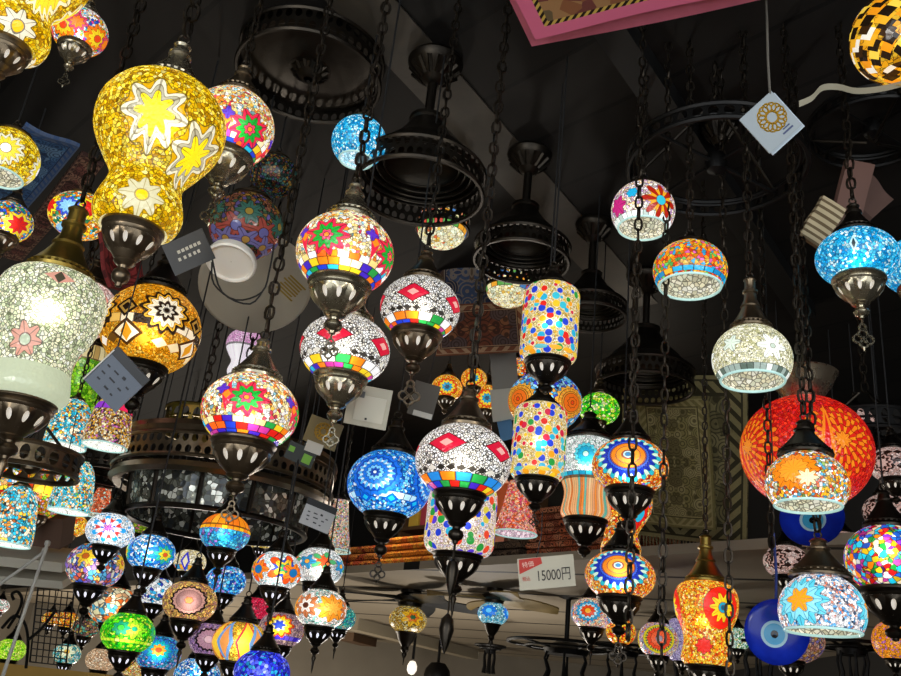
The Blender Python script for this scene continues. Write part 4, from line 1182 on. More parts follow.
def wheel(label, px, py, w, depth, mat=IRON, h=.035, group='pierced metal wheels for hanging lamps'):
    c = at(px, py, depth)
    R = w * depth / FPX / 2
    root = empty('chandelier_wheel', label, 'chandelier wheel', c, group)
    m = MB()
    diamond_band(m, R, -h / 2, h / 2, int(40 * R / .2), 1)
    m.ring((0, 0, 0), R * .93, .004, 'z', 56, 6)
    m.build('pierced_rim', mat, root)
    pts = []
    for i in range(4):
        a = 2 * PI * i / 4 + .5
        m = MB()
        m.tube([(.015 * math.cos(a), .015 * math.sin(a), 0), (R * math.cos(a), R * math.sin(a), 0)], .005, 6)
        m.build('spoke', mat, root)
    for i in range(3):
        a = 2 * PI * i / 3 + .5
        pts.append((R * math.cos(a), R * math.sin(a)))
    m = MB()
    m.lathe([(.002, -.03), (.02, -.02), (.025, 0), (.02, .02), (.002, .03)], 16)
    m.build('hub', mat, root)
    zc = min(R * .8, CEIL - c.z - .06)
    rods_to_ceiling(root, pts, 0, zc, CEIL - c.z)
    return root
wheel('large thin iron wheel hanging beside the blue price card', 716, 163, 172, 2.05)
wheel('dark iron wheel hanging behind the giant red globe', 868, 432, 106, 2.75, h=.06)
wheel('iron wheel partly cut by the right edge under the checker globe', 872, 128, 118, 2.3)
wheel('bronze pierced wheel above the lowest teal bell shade', 32, 462, 92, 2.15, BRONZE, .05)
wheel('dark wheel behind the bell shades at left', 118, 470, 90, 3.15, DARK, .05)

wheel('small brassy pierced wheel above the drum chandelier', 198, 424, 66, 2.9, BRASS, .07)

def iron_spider(label, px, py, w, depth):
    c = at(px, py, depth)
    R = w * depth / FPX / 2
    root = empty('spider_chandelier', label, 'chandelier', c, 'black spider chandeliers under the low ceiling')
    m = MB()
    m.lathe([(.002, -.01), (R * .35, -.015), (R * .4, .01), (R * .15, .05), (.012, .06), (.012, LOFT - c.z - .01), (.05, LOFT - c.z)], 20)
    m.build('canopy', IRON, root)
    m = MB()
    m.ring((0, 0, .03), R, .008, 'z', 40, 6)
    m.ring((0, 0, .015), R * .7, .006, 'z', 40, 6)
    for i in range(5):
        a = 2 * PI * i / 5
        m.tube([(R * .3 * math.cos(a), R * .3 * math.sin(a), .01), (R * math.cos(a), R * math.sin(a), .03)], .006, 5)
    m.build('wire_ring', IRON, root)
    for i in range(6):
        a = 2 * PI * i / 6 + .3
        x, y = R * .34 * math.cos(a), R * .34 * math.sin(a)
        m = MB()
        m.tube([(x, y, 0), (x * 1.15, y * 1.15, -.04), (x * .95, y * .95, -.09), (x * 1.1, y * 1.1, -.13)], [.007, .006, .009, .012], 6)
        m.build('hanging_hook', IRON, root)
for lb, x_, y_, w_, d_ in (('black spider chandelier below the small blue globe fan', 490, 651, 30, 5.6), ('wide black spider chandelier with hooks below the price sign', 566, 652, 118, 4.4),
                           ('black spider chandelier with hooks under the small ringed globe', 622, 654, 84, 4.7), ('black spider chandelier under the red rosette globe', 690, 656, 90, 4.3), ('black spider chandelier right of the orange vase lamp', 758, 652, 74, 4.1), ('black spider chandelier under the white bowl lamp', 852, 652, 78, 3.9)):
    iron_spider(lb, x_, y_, w_, d_)
# ------------------------------------------------------------------ room
def quad_prism(pts, dz, name, mat):
    m = MB()
    n = len(pts)
    for p in pts:
        m.v.append((p[0], p[1], p[2]))
    for p in pts:
        m.v.append((p[0], p[1], p[2] + dz))
    m.face(tuple(reversed(range(n))))
    m.face(tuple(range(n, 2 * n)))
    for i in range(n):
        j = (i + 1) % n
        m.face((i, j, n + j, n + i))
    return m.build(name, mat, flat=True)

def plank_mat(name, c1, c2, ang, width, rough=.7):
    g = G(name)
    tc = g.n.new('ShaderNodeTexCoord')
    mp = g.n.new('ShaderNodeMapping')
    mp.inputs['Rotation'].default_value = (0, 0, -ang)
    g.link(tc.outputs['Object'], mp.inputs['Vector'])
    x, y, z = g.sep(mp.outputs[0])
    u = g.math('DIVIDE', y, width)
    fr = g.math('FRACT', u)
    wn = g.n.new('ShaderNodeTexWhiteNoise')
    wn.noise_dimensions = '1D'
    g.link(g.math('FLOOR', u), wn.inputs['W'])
    col = g.mix(wn.outputs[0], c1, c2)
    nz = g.noise(g.comb(g.math('MULTIPLY', x, 2.0), g.math('MULTIPLY', y, 30.0), z), 1.0, 4)
    col = g.mix(g.math('MULTIPLY', nz, .6), col, c1)
    gap = g.math('LESS_THAN', g.math('ABSOLUTE', g.math('SUBTRACT', fr, .5)), .47)
    col = g.mix(gap, '020202', col)
    return g.out(col, rough, 0, spec=.3, bump=gap, bstr=.5, bdist=.006)

P1 = at_z(180, 409, CEIL)
P2 = at_z(300, 370, CEIL)
pang = math.atan2(P2.y - P1.y, P2.x - P1.x)
CEILM = plank_mat('dark_ceiling_planks', '0b0a09', '1c1916', pang, .22)
XL, XR, YB, YF = -3.6, 2.6, 9.0, -2.2
ceiling = struct(quad_prism([(XL - .1, YF, CEIL), (XR + .1, YF, CEIL), (XR + .1, YB + .1, CEIL), (XL - .1, YB + .1, CEIL)], .1, 'ceiling', CEILM))
struct(quad_prism([(XL, YF, -.1), (XR, YF, -.1), (XR, YB, -.1), (XL, YB, -.1)], .1, 'floor', plank_mat('worn_floor_boards', '4a3e30', '6a5a46', 0, .15)))
DKW = plain('dark_painted_wall', '161412', .8)
def noise_wall(name, a, b, sc=3):
    g = G(name)
    return g.out(g.mix(g.noise(g.coord('Object', 1), sc, 4), a, b), .8)
WALLM = noise_wall('beige_grey_wall_paint', '5d564a', '7a7264')
struct(quad_prism([(XL - .1, YF, 0), (XL, YF, 0), (XL, YB, 0), (XL - .1, YB, 0)], CEIL, 'wall_left', WALLM))
struct(quad_prism([(XR, YF, 0), (XR + .1, YF, 0), (XR + .1, YB, 0), (XR, YB, 0)], CEIL, 'wall_right', DKW))
struct(quad_prism([(XL - .1, YB - .01, 0), (XR + .1, YB - .01, 0), (XR + .1, YB + .1, 0), (XL - .1, YB + .1, 0)], CEIL + .02, 'wall_back', WALLM))

# beam that carries the bronze pendants
def strip(name, la, lb, ra, rb, z, dz, mat, ext0=.8, ext1=.6):
    A, B = at_z(*la, z), at_z(*lb, z)
    C, D = at_z(*ra, z), at_z(*rb, z)
    d = (B - A).normalized()
    A, B = A - d * ext0, B + d * ext1
    nrm = Vector((d.y, -d.x, 0))
    wdt = (C - A).dot(nrm)
    return quad_prism([A, A + nrm * wdt, B + nrm * wdt, B] if wdt < 0 else [A, B, B + nrm * wdt, A + nrm * wdt], dz, name, mat)
g = G('grey_brown_beam_wood')
v = g.coord('Object', (3, 3, 3))
g_n = g.noise(v, 4, 5, .6)
BEAM = g.out(g.mix(g_n, '2c2822', '4e463a'), .6, 0)
struct(strip('trim_1', (380, 58), (506, 190), (445, 58), (575, 198), CEIL - .004, .004, BEAM, 1.0, .9))
struct(strip('trim_2', (612, 62), (720, 215), (640, 50), (750, 205), CEIL - .05, .05, plain('black_beam_paint', '050505', .6), 1.0, .8))

# the loft: pale underside beyond the front edge, goods stand on it
dE = (EB - EA).normalized()
nE = Vector((-dE.y, dE.x, 0))
if nE.y < 0:
    nE = -nE
def edge_t(x):
    return EA + dE * ((x - EA.x) / dE.x)
L0 = edge_t(XL) if edge_t(XL).y < YB else Vector((EA.x + (YB - EA.y) / dE.y * dE.x, YB, LOFT))
L1 = edge_t(XR)
LOWM = plank_mat('beige_low_ceiling_boards', '8d8270', '9a8f7c', math.atan2(dE.y, dE.x) + .35, .62, .6)
lp = [(L0.x, L0.y, LOFT), (L1.x, L1.y, LOFT), (XR, YB, LOFT)]
if L0.y < YB - .01:
    lp.append((XL, YB, LOFT))
loft = struct(quad_prism(lp, .035, 'trim_3', LOWM))
b0, b1 = L0 + nE * 1.25, L1 + nE * 1.25
struct(quad_prism([(b0.x, b0.y, LOFT + .035), (b1.x, b1.y, LOFT + .035), (b1.x + nE.x * .05, b1.y + nE.y * .05, LOFT + .035), (b0.x + nE.x * .05, b0.y + nE.y * .05, LOFT + .035)], CEIL - LOFT - .035, 'wall_loft', DKW))
LT = LOFT + .035
BRN = noise_wall('brown_stained_beam', '4a3624', '6b5036', 6)
CRM = plain('cream_painted_beam', 'a89c84', .6)
for i, (a_, b_, w_, mt) in enumerate((((346, 632), (480, 668), .16, BRN), ((352, 618), (520, 662), .12, CRM))):
    A, B = at_z(*a_, LOFT), at_z(*b_, LOFT)
    if B.y > YB - .3:
        B = A + (B - A) * ((YB - .3 - A.y) / (B.y - A.y))
    d = (B - A).normalized()
    q = Vector((-d.y, d.x, 0)) * w_ / 2
    struct(quad_prism([A - q, B - q, B + q, A + q], -.07 - .01 * i, 'trim_%d' % (4 + i), mt))

# ------------------------------------------------------------------ rugs and textiles
def rug_mat(name, w, h, field, motif, border, stripe, scale=14, rough=.9, es=0):
    g = G(name)
    v = g.coord('Object', 1)
    x, y, z = g.sep(v)
    ax, ay = g.math('ABSOLUTE', x), g.math('ABSOLUTE', y)
    e = g.math('MINIMUM', g.math('SUBTRACT', w / 2, ax), g.math('SUBTRACT', h / 2, ay))
    m = min(w, h)
    mv = g.comb(ax, ay, 0.0)
    vn = g.vor(mv, scale, 'F1', .9)
    r = g.sepc(vn.outputs['Color'])[0]
    fcol = g.ramp(r, field)
    dd = g.math('LESS_THAN', g.math('FRACT', g.math('MULTIPLY', vn.outputs['Distance'], 5.0)), .35)
    fcol = g.mix(g.math('MULTIPLY', dd, .8), fcol, motif)
    zz = g.math('LESS_THAN', g.math('PINGPONG', g.math('MULTIPLY', g.math('ADD', ax, ay), scale * 2.2), 1.0), .45)
    bcol = g.mix(zz, border, stripe)
    col = g.mix(g.math('LESS_THAN', e, m * .14), fcol, bcol)
    for e0, e1, c_ in ((.0, .03, border), (.03, .045, stripe), (.13, .145, motif), (.145, .16, stripe)):
        inb = g.math('MULTIPLY', g.math('GREATER_THAN', e, m * e0), g.math('LESS_THAN', e, m * e1))
        col = g.mix(inb, col, c_)
    nz = g.noise(v, 160, 2)
    col = g.mix(g.math('MULTIPLY', nz, .35), col, '0a0806')
    return g.out(col, rough, 0, spec=.15, bump=nz, bstr=.4)

def frame_from(TL, TR, BL):
    X = TR - TL
    w = X.length
    X = X.normalized()
    Y = TL - BL
    Y = Y - X * Y.dot(X)
    h = Y.length
    Y = Y.normalized()
    Z = X.cross(Y)
    Mx = Matrix((X, Y, Z)).transposed().to_4x4()
    Mx.translation = TL + X * w / 2 - Y * h / 2
    return Mx, w, h

def cloth(name, label, cat, TL, TR, BL, th, matf, group=None, wave=.006, fringe=None, nx=20, ny=20, seed=0):
    Mx, w, h = frame_from(TL, TR, BL)
    rr = random.Random(seed)
    f1, f2, p1, p2 = rr.uniform(4, 9), rr.uniform(3, 7), rr.random() * 6, rr.random() * 6
    m = MB()
    for side in (1, -1):
        for j in range(ny + 1):
            for i in range(nx + 1):
                x, y = (i / nx - .5) * w, (j / ny - .5) * h
                zz = wave * (math.sin(f1 * x / max(w, .1) + p1) + math.sin(f2 * y / max(h, .1) + p2 + x * 3))
                m.v.append((x, y, zz + side * th / 2))
    o = (nx + 1) * (ny + 1)
    for j in range(ny):
        for i in range(nx):
            a = j * (nx + 1) + i
            m.face((a, a + 1, a + nx + 2, a + nx + 1))
            m.face((o + a, o + a + nx + 1, o + a + nx + 2, o + a + 1))
    for i in range(nx):
        m.face((i, o + i, o + i + 1, i + 1))
        a = ny * (nx + 1) + i
        m.face((a, a + 1, o + a + 1, o + a))
    for j in range(ny):
        a = j * (nx + 1)
        m.face((a, a + nx + 1, o + a + nx + 1, o + a))
        a += nx
        m.face((a, o + a, o + a + nx + 1, a + nx + 1))
    if fringe:
        root = empty(name, label, cat, Mx.translation, group)
        root.matrix_world = Mx
        ob = m.build('woven_field', matf(w, h), root)
        f = MB()
        n = int(w / .012)
        for i in range(n):
            x = (i / (n - 1) - .5) * w * .99
            f.tube([(x, -h / 2 + .004, 0), (x + rr.uniform(-.003, .003), -h / 2 - .02, rr.uniform(-.003, .003)), (x + rr.uniform(-.005, .005), -h / 2 - .04, 0)], [.003, .0028, .0015], 4)
        f.build('fringe', plain('rug_fringe_wool', fringe, .9), root)
        return root
    ob = m.build(name, matf(w, h), mat4=Mx)
    tag(ob, label, cat, group)
    return ob

# pink bordered pads laid flat under the ceiling, front corner in view
def tri_corner(corner, left, right, z, far=.75):
    C_, L_, R_ = at_z(*corner, z), at_z(*left, z), at_z(*right, z)
    u = (L_ - C_).normalized()
    v_ = (R_ - C_).normalized()
    return C_, u, v_
for k, (cr, lf, rt_, z, lb) in enumerate((((536, 35), (509, -5), (674, 3), 2.66, 'pink bordered patterned rug laid flat overhead, lower one with gold edging'), ((532, 44), (502, -5), (668, 15), 2.685, 'pink rug lying on the patterned one overhead, its edge showing beyond'))):
    C_, u, v_ = tri_corner(cr, lf, rt_, z)
    TLp, TRp = C_, C_ + v_ * .52
    BLp = C_ + u * .8
    def mf(w, h, k=k):
        if k:
            return noise_wall('pink_rug_backing', 'd47088', 'bc5c74', 40)
        g = G('pink_rug')
        vv = g.coord('Object', 1)
        x, y, zz = g.sep(vv)
        e = g.math('MINIMUM', g.math('SUBTRACT', w / 2, g.math('ABSOLUTE', x)), g.math('SUBTRACT', h / 2, g.math('ABSOLUTE', y)))
        vn = g.vor(vv, 38, 'F1', .8)
        f = g.ramp(g.sepc(vn.outputs['Color'])[0], ['8a5a3c', '6a5a40', 'a07850', '70403a'])
        chk = g.math('GREATER_THAN', g.math('SINE', g.math('MULTIPLY', g.math('ADD', x, y), 420.0)), 0.0)
        gold = g.mix(chk, '2a2018', 'c8a850')
        col = g.mix(g.math('GREATER_THAN', e, .026), 'd86c8c', gold)
        col = g.mix(g.math('GREATER_THAN', e, .036), col, f)
        return g.out(col, .9, 0, spec=.1)
    cloth('flat_rug', lb, 'rug', TLp, TRp, BLp, .012, mf, wave=.003, group='pink rugs laid overhead', seed=k)
RUG = lambda nm, *a, **k: (lambda w, h: rug_mat(nm, w, h, *a, **k))
# rugs hanging flat under the ceiling at upper left
z = 2.86
cloth('hanging_rug', 'blue patterned rug tacked under the ceiling behind the yellow open globe', 'rug', at_z(79, 148, z), at_z(2, 236, z), at_z(30, 118, z), .012, RUG('blue_left_rug', ['4a78a8', '3a6090', '6a90b8'], '243858', '5a6a88', '3a5888', scale=30), seed=3)
cloth('hanging_rug', 'maroon striped rug tacked under the ceiling along the blue rug', 'rug', at_z(104, 164, z), at_z(22, 262, z), at_z(84, 150, z), .012, RUG('maroon_left_rug', ['7a4a42', '5c3a34', '8e6a58'], '2c201c', '4a3430', '8a6a58', scale=30), seed=4)
cloth('hanging_rug', 'dull red rug hanging behind the white vase lamp cap', 'rug', at(96, 234, 2.2), at(134, 240, 2.3), at(98, 288, 2.15), .012, RUG('red_left_rug', ['8a3434', '6e2626'], '4a1c1c', '7a3030', '4a2020', scale=20), seed=5)
# rugs in the middle
cloth('hanging_rug', 'blue and brown paisley rug hanging behind the white diamond globe', 'rug', at(436, 232, 3.35), at(512, 226, 3.25), at(440, 318, 3.3), .012, RUG('paisley_rug', ['3a4868', '4a5a78', '6a5848', '2c3448'], '9a8a78', '5a4438', '2a2a3a', scale=20), seed=6)
cloth('hanging_rug', 'rust brown patterned rug hanging below the paisley rug', 'rug', at(432, 306, 3.2), at(524, 300, 3.1), at(440, 356, 3.2), .012, RUG('rust_rug', ['8a5a3c', '6e3e2c', 'a07858', '5a4a48'], '3a2820', '7a4a34', 'a8886a', scale=22), seed=7)
# big olive rugs at right
cloth('hanging_rug', 'large olive rug with a tooth edged border, fringed hem over the loft edge', 'rug', at(622, 374, 3.45), at(748, 376, 3.2), at(634, 534, 3.4), .014, RUG('olive_big_rug', ['7c7450', '666040', '90865e'], '3c3826', '8a8058', '3e3a28', scale=18), seed=8, fringe='7a7050')
cloth('hanging_rug', 'smaller olive rug with floral field in front of the large one', 'rug', at(636, 396, 3.28), at(708, 396, 3.12), at(648, 524, 3.28), .012, RUG('olive_small_rug', ['8a8254', '726a46', 'a0966a'], '4c4628', '7a7248', '9a9064', scale=32), seed=9)
# folded carpets on the loft
def on_loft(px, py, dback=.0):
    """point on the loft's top seen at this pixel"""
    return at_z(px, py, LT)
def folded(label, px, d_off, w, dep_, h, cols, ang=0, seed=0, group='folded textiles on the loft', motif='2a1a12', name='folded_carpet', z0=None):
    base = edge_px(px) + nE * d_off
    zb = LT if z0 is None else z0
    m = MB()
    n = max(2, int(h / .028))
    th = h / n
    rr = random.Random(seed)
    for i in range(n):
        ww, dd = w * rr.uniform(.94, 1), dep_ * rr.uniform(.95, 1)
        sec = [(-dd / 2, .1), (-dd / 2 - .008, .5), (-dd / 2, .9), (dd / 2, .96), (dd / 2, .04)]
        for sx in (-1, 1):
            for (q, t) in sec:
                m.v.append((sx * ww / 2, q, (i + t) * th))
        b = len(m.v) - 10
        for k in range(5):
            k2 = (k + 1) % 5
            m.face((b + k, b + 5 + k, b + 5 + k2, b + k2))
        m.face((b, b + 1, b + 2, b + 3, b + 4))
        m.face((b + 9, b + 8, b + 7, b + 6, b + 5))
    g = G('carpet_' + str(seed))
    v = g.coord('Object', 1)
    vn = g.vor(v, 28, 'F1', .8)
    c_ = g.ramp(g.sepc(vn.outputs['Color'])[0], cols)
    dd = g.math('LESS_THAN', g.math('FRACT', g.math('MULTIPLY', vn.outputs['Distance'], 4.0)), .3)
    c_ = g.mix(dd, c_, motif)
    o = m.build(name, g.out(c_, .9, 0, spec=.1), sharp=50)
    o.location = (base.x, base.y, zb)
    o.rotation_euler = (0, 0, math.atan2(dE.y, dE.x) + ang)
    tag(o, label, 'carpet', group)
    return o
def edge_px(px):
    """point of the loft's front edge seen in this image column"""
    lo = None
    for i in range(801):
        p = L0 + (L1 - L0) * (i / 800)
        d = p - EYE
        if d.dot(FWD) < .2:
            continue
        x = CXP + FPX * d.dot(RIGHT) / d.dot(FWD)
        if lo is None or abs(x - px) < lo[0]:
            lo = (abs(x - px), p)
    return lo[1]
folded('orange shell patterned folded textile on the loft edge under the blue globe', 400, .2, .40, .36, .13, ['ffb03c', 'f0902c', 'e87830', 'e8b040'], seed=11, motif='c05a28')
folded('rust red folded carpet at the loft edge by the pale cone lamp', 345, .22, .30, .34, .11, ['d05a38', 'e08a40', 'a84830'], seed=12, motif='3a1a12')
folded('brick red zigzag folded carpet on the loft behind the vase lamps', 566, .24, .5, .4, .2, ['b05e3c', '8e4a34', 'c07c5a'], seed=13, motif='2c1c16')
folded('grey brown folded rug on the loft under the pink cone lamp', 488, .2, .32, .34, .07, ['4a3c30', '5e4c3c', '3a2e26'], seed=14, motif='221a14')
# shelf box on the loft with bright spines
bx = edge_px(372) + nE * .62
root = empty('display_shelf', 'small display shelf on the loft holding bright orange and pink packs', 'shelf', (bx.x, bx.y, LT), rotz=math.atan2(dE.y, dE.x))
m = MB()
for zz in (.01, .30, .62):
    m.box((0, 0, zz), (.85, .26, .02))
for xx in (-.42, .42):
    m.box((xx, 0, .315), (.02, .26, .63))
m.build('rack', plain('brown_shelf_wood', '5a4028', .6), root, flat=True)
rot = root.rotation_euler.to_matrix()
pk_cols = ['e8843c', 'f0b8a0', 'd8602c', 'e8c04a', 'c84a5a', 'e89a6a', '8aa83c', 'd8886a']
for lv in (0, 1):
    for i in range(8):
        hh = rnd.uniform(.17, .25)
        m = MB()
        m.box((0, 0, hh / 2), (.075, .15, hh))
        p = Vector((bx.x, bx.y, LT)) + rot @ Vector((-.34 + i * .095, -.03, (.021 if lv == 0 else .311)))
        cname = ['orange', 'pale pink', 'rust', 'yellow', 'rose', 'peach', 'olive green', 'salmon'][(i + lv * 3) % 8]
        o = m.build('textile_pack', plain('pack_' + cname.replace(' ', '_'), pk_cols[(i + lv * 3) % 8], .6), loc=p, flat=True)
        o.rotation_euler = root.rotation_euler
        tag(o, '%s pack standing on the %s board of the loft shelf' % (cname, 'upper' if lv else 'bottom'), 'textile pack', 'bright packs on the loft shelf')

# ------------------------------------------------------------------ cards, tags and signs
WHITE_C = plain('off_white_card', 'b8b4a8', .55)
GREY_C = plain('grey_card', '8a887e', .55)
BLACK_C = plain('black_card', '0e0e10', .4)
SLATE_C = plain('slate_card', '4e5560', .45)
GOLD_P = plain('gold_print', 'b8922a', .35, .5)
INK = plain('dark_ink', '16161a', .6)
def card(name, label, cat, TL, TR, BL, depth, mat, th=.003, ddepth=(0, 0, 0), string=None, group=None, parts=(), cut=None):
    """parts: (part name, material, list of (cx,cy,w,h) in card units -.5..+.5, lift)"""
    Mx, w, h = frame_from(at(*TL, depth + ddepth[0]), at(*TR, depth + ddepth[1]), at(*BL, depth + ddepth[2]))
    root = empty(name, label, cat, Mx.translation, group)
    root.matrix_world = Mx
    m = MB()
    m.box((0, 0, 0), (w, h, th))
    m.build('card', mat, root, flat=True)
    for (pn, pm, rects, lift) in parts:
        p = MB()
        for (cx, cy, ww, hh) in rects:
            if pn.startswith('gold') and ww == 'ring':
                for k in range(14):
                    a = 2 * PI * k / 14
                    p.ring((cx * w + hh * h * .62 * math.cos(a), cy * h + hh * h * .62 * math.sin(a), th / 2 + .0004), hh * h * .28, hh * h * .05, 'z', 10, 4)
                p.ring((cx * w, cy * h, th / 2 + .0004), hh * h * .4, hh * h * .05, 'z', 20, 4)
            else:
                p.box((cx * w, cy * h, th / 2 + lift / 2), (ww * w, hh * h, lift))
        p.build(pn, pm, root, flat=True)
    if string:
        (sx, sy), up = string
        inv = Mx.inverted()
        st = Mx @ Vector((sx * w, sy * h, 0))
        s2 = inv @ (st + Vector((rnd.uniform(-.01, .01), rnd.uniform(-.01, .01), up)))
        p = MB()
        a_ = Vector((sx * w, sy * h, 0))
        mid = (a_ + s2) / 2 + Vector((.004, 0, .003))
        p.tube([a_, mid, s2], .0012, 5)
        p.build('string', CORD, root)
    return root, Mx, w, h
lines = lambda xs, y0, n, wd, dy, hh: [(xs[i % len(xs)], y0 - i * dy, wd * (1 - .25 * (i % 3) / 2), hh) for i in range(n)]
dashes = [(-.32, .2, .1, .05), (-.1, .22, .16, .05), (.1, .26, .1, .09), (-.3, -.02, .12, .05), (-.05, .0, .2, .05), (.2, -.03, .12, .05), (-.28, -.22, .1, .05), (-.02, -.25, .14, .06), (.16, -.28, .08, .05), (.3, .14, .1, .05)]
# big slate card by the amber globe
card('hang_tag', 'big slate grey card with black band beside the amber globe lamp', 'price tag', (118, 346), (150, 380), (84, 379), 1.36, SLATE_C, string=((-.5, .5), .22),
     parts=(('black_band', BLACK_C, [(0, .40, 1.0, .2)], .0015), ('cream_edge', WHITE_C, [(-.485, -.05, .03, .9)], .002), ('printed_lines', INK, [(x, y * .8 - .08, a_ * .8, b_ * .7) for x, y, a_, b_ in dashes], .0006)))
card('hang_tag', 'dark card with pale lettering strokes beside the white plastic base ring', 'price tag', (162, 246), (202, 228), (176, 276), 1.62, plain('dark_grey_card', '26272a', .5), string=((0, .5), .2),
     parts=(('printed_lines', WHITE_C, [(x, .12, .07, .10) for x in (-.2, -.1, 0, .1, .2, .3)] + [(x, -.1, .06, .10) for x in (-.25, -.12, 0, .12, .22)], .0006),))
r_, Mx, w, h = card('hang_tag', 'folded blue grey card with gold print hanging from a ribbon at upper right', 'price tag', (739, 120), (771, 91), (776, 148), 1.6, plain('pale_blue_card', '8d979c', .5), ddepth=(0, 0, .0),
     parts=(('gold_emblem', GOLD_P, [(.1, .06, 'ring', .36)], .0006), ('printed_lines', plain('blue_ink', '1a2a5a', .5), [(.18, -.38, .3, .04), (.2, -.3, .2, .03)], .0006)))
m = MB()
m.box((.06 * w, -.08 * h, -.006), (w, h, .003))
m.build('back_leaf', plain('pale_blue_card_back', 'a4b2bc', .5), r_, flat=True)
inv = Mx.inverted()
p = MB()
pt = lambda x, y, d: inv @ at(x, y, d)
p.tube([pt(770, 94, 1.6), pt(768, 60, 1.6), pt(767, 20, 1.61), pt(764, -40, 1.62)], .0022, 6)
p.build('string', plain('grey_twine', '5a564e', .8), r_)
def ribbon_mesh(path, width):
    m = MB()
    for i, q in enumerate(path):
        q = Vector(q)
        for s_, t_ in ((1, .0006), (-1, .0006), (-1, -.0006), (1, -.0006)):
            m.v.append(tuple(q + UP * s_ * width / 2 + FWD * t_))
    for i in range(len(path) - 1):
        a, b = 4 * i, 4 * i + 4
        for k in range(4):
            m.face((a + k, a + (k + 1) % 4, b + (k + 1) % 4, b + k))
    m.face((0, 1, 2, 3))
    e = 4 * (len(path) - 1)
    m.face((e + 3, e + 2, e + 1, e))
    return m
rb = ribbon_mesh(catmull([tuple(at(*q)) for q in ((799, 104, 1.597), (812, 98, 1.6), (822, 88, 1.61), (838, 87, 1.62), (856, 91, 1.64), (880, 89, 1.66), (902, 84, 1.68), (930, 78, 1.7))], 5), .011)
o = rb.build('ribbon', plain('cream_ribbon', '8c8672', .7))
tag(o, 'narrow cream ribbon running from the folded card to the right edge', 'ribbon')
card('hang_tag', 'gold printed tag with a white strip below the drum chandelier lamp chain', 'price tag', (312, 414), (344, 426), (298, 438), 1.75, plain('gold_tag_card', '6a5c34', .5), string=((0, .5), .2),
     parts=(('gold_emblem', GOLD_P, [(0, .05, 'ring', .36)], .0006), ('white_strip', WHITE_C, [(-.1, -.62, .5, .4)], .0008)))
card('hang_tag', 'square beige box tag with a dark window under the white diamond globe', 'price tag', (351, 383), (393, 391), (336, 421), 1.66, plain('beige_box_card', 'a39d8a', .55), th=.008, string=((-.3, .5), .16),
     parts=(('raised_panel', plain('beige_box_panel', 'b5af9c', .5), [(.05, -.05, .7, .62)], .0025), ('dark_window', plain('dark_window_film', '4a4a48', .3), [(-.22, .28, .2, .16)], .0032), ('button', INK, [(.0, -.3, .05, .05)], .004)))
card('hang_tag', 'brown tag with white lower strip hanging from the diamond globe finial', 'price tag', (416, 380), (441, 387), (403, 412), 1.84, plain('brown_tag_card', '4a443a', .6), string=((0, .5), .16),
     parts=(('white_strip', WHITE_C, [(.1, -.42, .75, .16)], .0008),))
card('hang_tag', 'clip-on price card with black band in front of the drum chandelier', 'price tag', (309, 497), (338, 509), (296, 521), 2.05, plain('white_price_card', 'a8a6a4', .5), string=((0, .5), .18),
     parts=(('black_band', BLACK_C, [(0, .38, 1.0, .24)], .001), ('printed_lines', INK, [(x, y * .7 - .12, a_ * .8, b_ * .8) for x, y, a_, b_ in dashes], .0006)))
card('hang_tag', 'small black square tag above the middle bell shade', 'price tag', (61, 465), (73, 452), (72, 476), 2.2, BLACK_C, th=.004, string=((0, .5), .12))
card('hang_tag', 'little green and black tag over the pierced band of the drum chandelier', 'price tag', (291, 440), (318, 452), (286, 458), 2.1, plain('black_green_tag', '1a1e18', .5), string=((0, .5), .14), parts=(('green_patch', plain('leaf_green_print', '6aa024', .5), [(.25, -.1, .3, .5), (-.35, .1, .2, .3)], .0008),))

# price sign
dS = 1.95
r_, Mx, w, h = card('price_sign', 'white price sign reading 15000円 with a red corner flash', 'price sign', (517, 559), (573, 554), (515, 591), dS, plain('cream_sign_card', 'c2bba6', .5), string=((-.15, .5), .10))
m = MB()
q = lambda x, y: (x * w, y * h, .0022)
for pts in ([(-.47, .48), (-.08, .5), (-.06, .3), (-.48, .02)],):
    b = len(m.v)
    for x, y in pts:
        m.v.append((x * w, y * h, .0022))
    m.face((b, b + 3, b + 2, b + 1))
m.build('red_flash', plain('sign_red', 'c0382c', .5), r_, flat=True)
def text_part(s, size, x, y, mat, name, parent, z=.0026, rot=0, sx=1.0):
    cu = bpy.data.curves.new('t', 'FONT')
    cu.body = s
    cu.size = size
    cu.extrude = .0003
    cu.align_x = 'LEFT'
    to = bpy.data.objects.new('t', cu)
    COL.objects.link(to)
    dg = bpy.context.evaluated_depsgraph_get()
    me = bpy.data.meshes.new_from_object(to.evaluated_get(dg))
    bpy.data.objects.remove(to)
    me.materials.clear()
    me.materials.append(mat)
    ob = bpy.data.objects.new(name, me)
    COL.objects.link(ob)
    ob.parent = parent
    ob.location = (x, y, z)
    ob.scale = (sx, 1, 1)
    ob.rotation_euler = (0, 0, rot)
    return ob
text_part('15000円', .0315, -.19 * w, -.24 * h, plain('sign_ink', '3a3430', .6), 'price_lettering', r_, sx=.68)
text_part('税込', .011, -.44 * w, -.20 * h, plain('sign_red', 'c0382c', .5), 'red_lettering', r_, sx=.8)
text_part('特価', .013, -.42 * w, .22 * h, plain('sign_cream_ink', 'e8c8b8', .6), 'flash_lettering', r_, rot=.10)

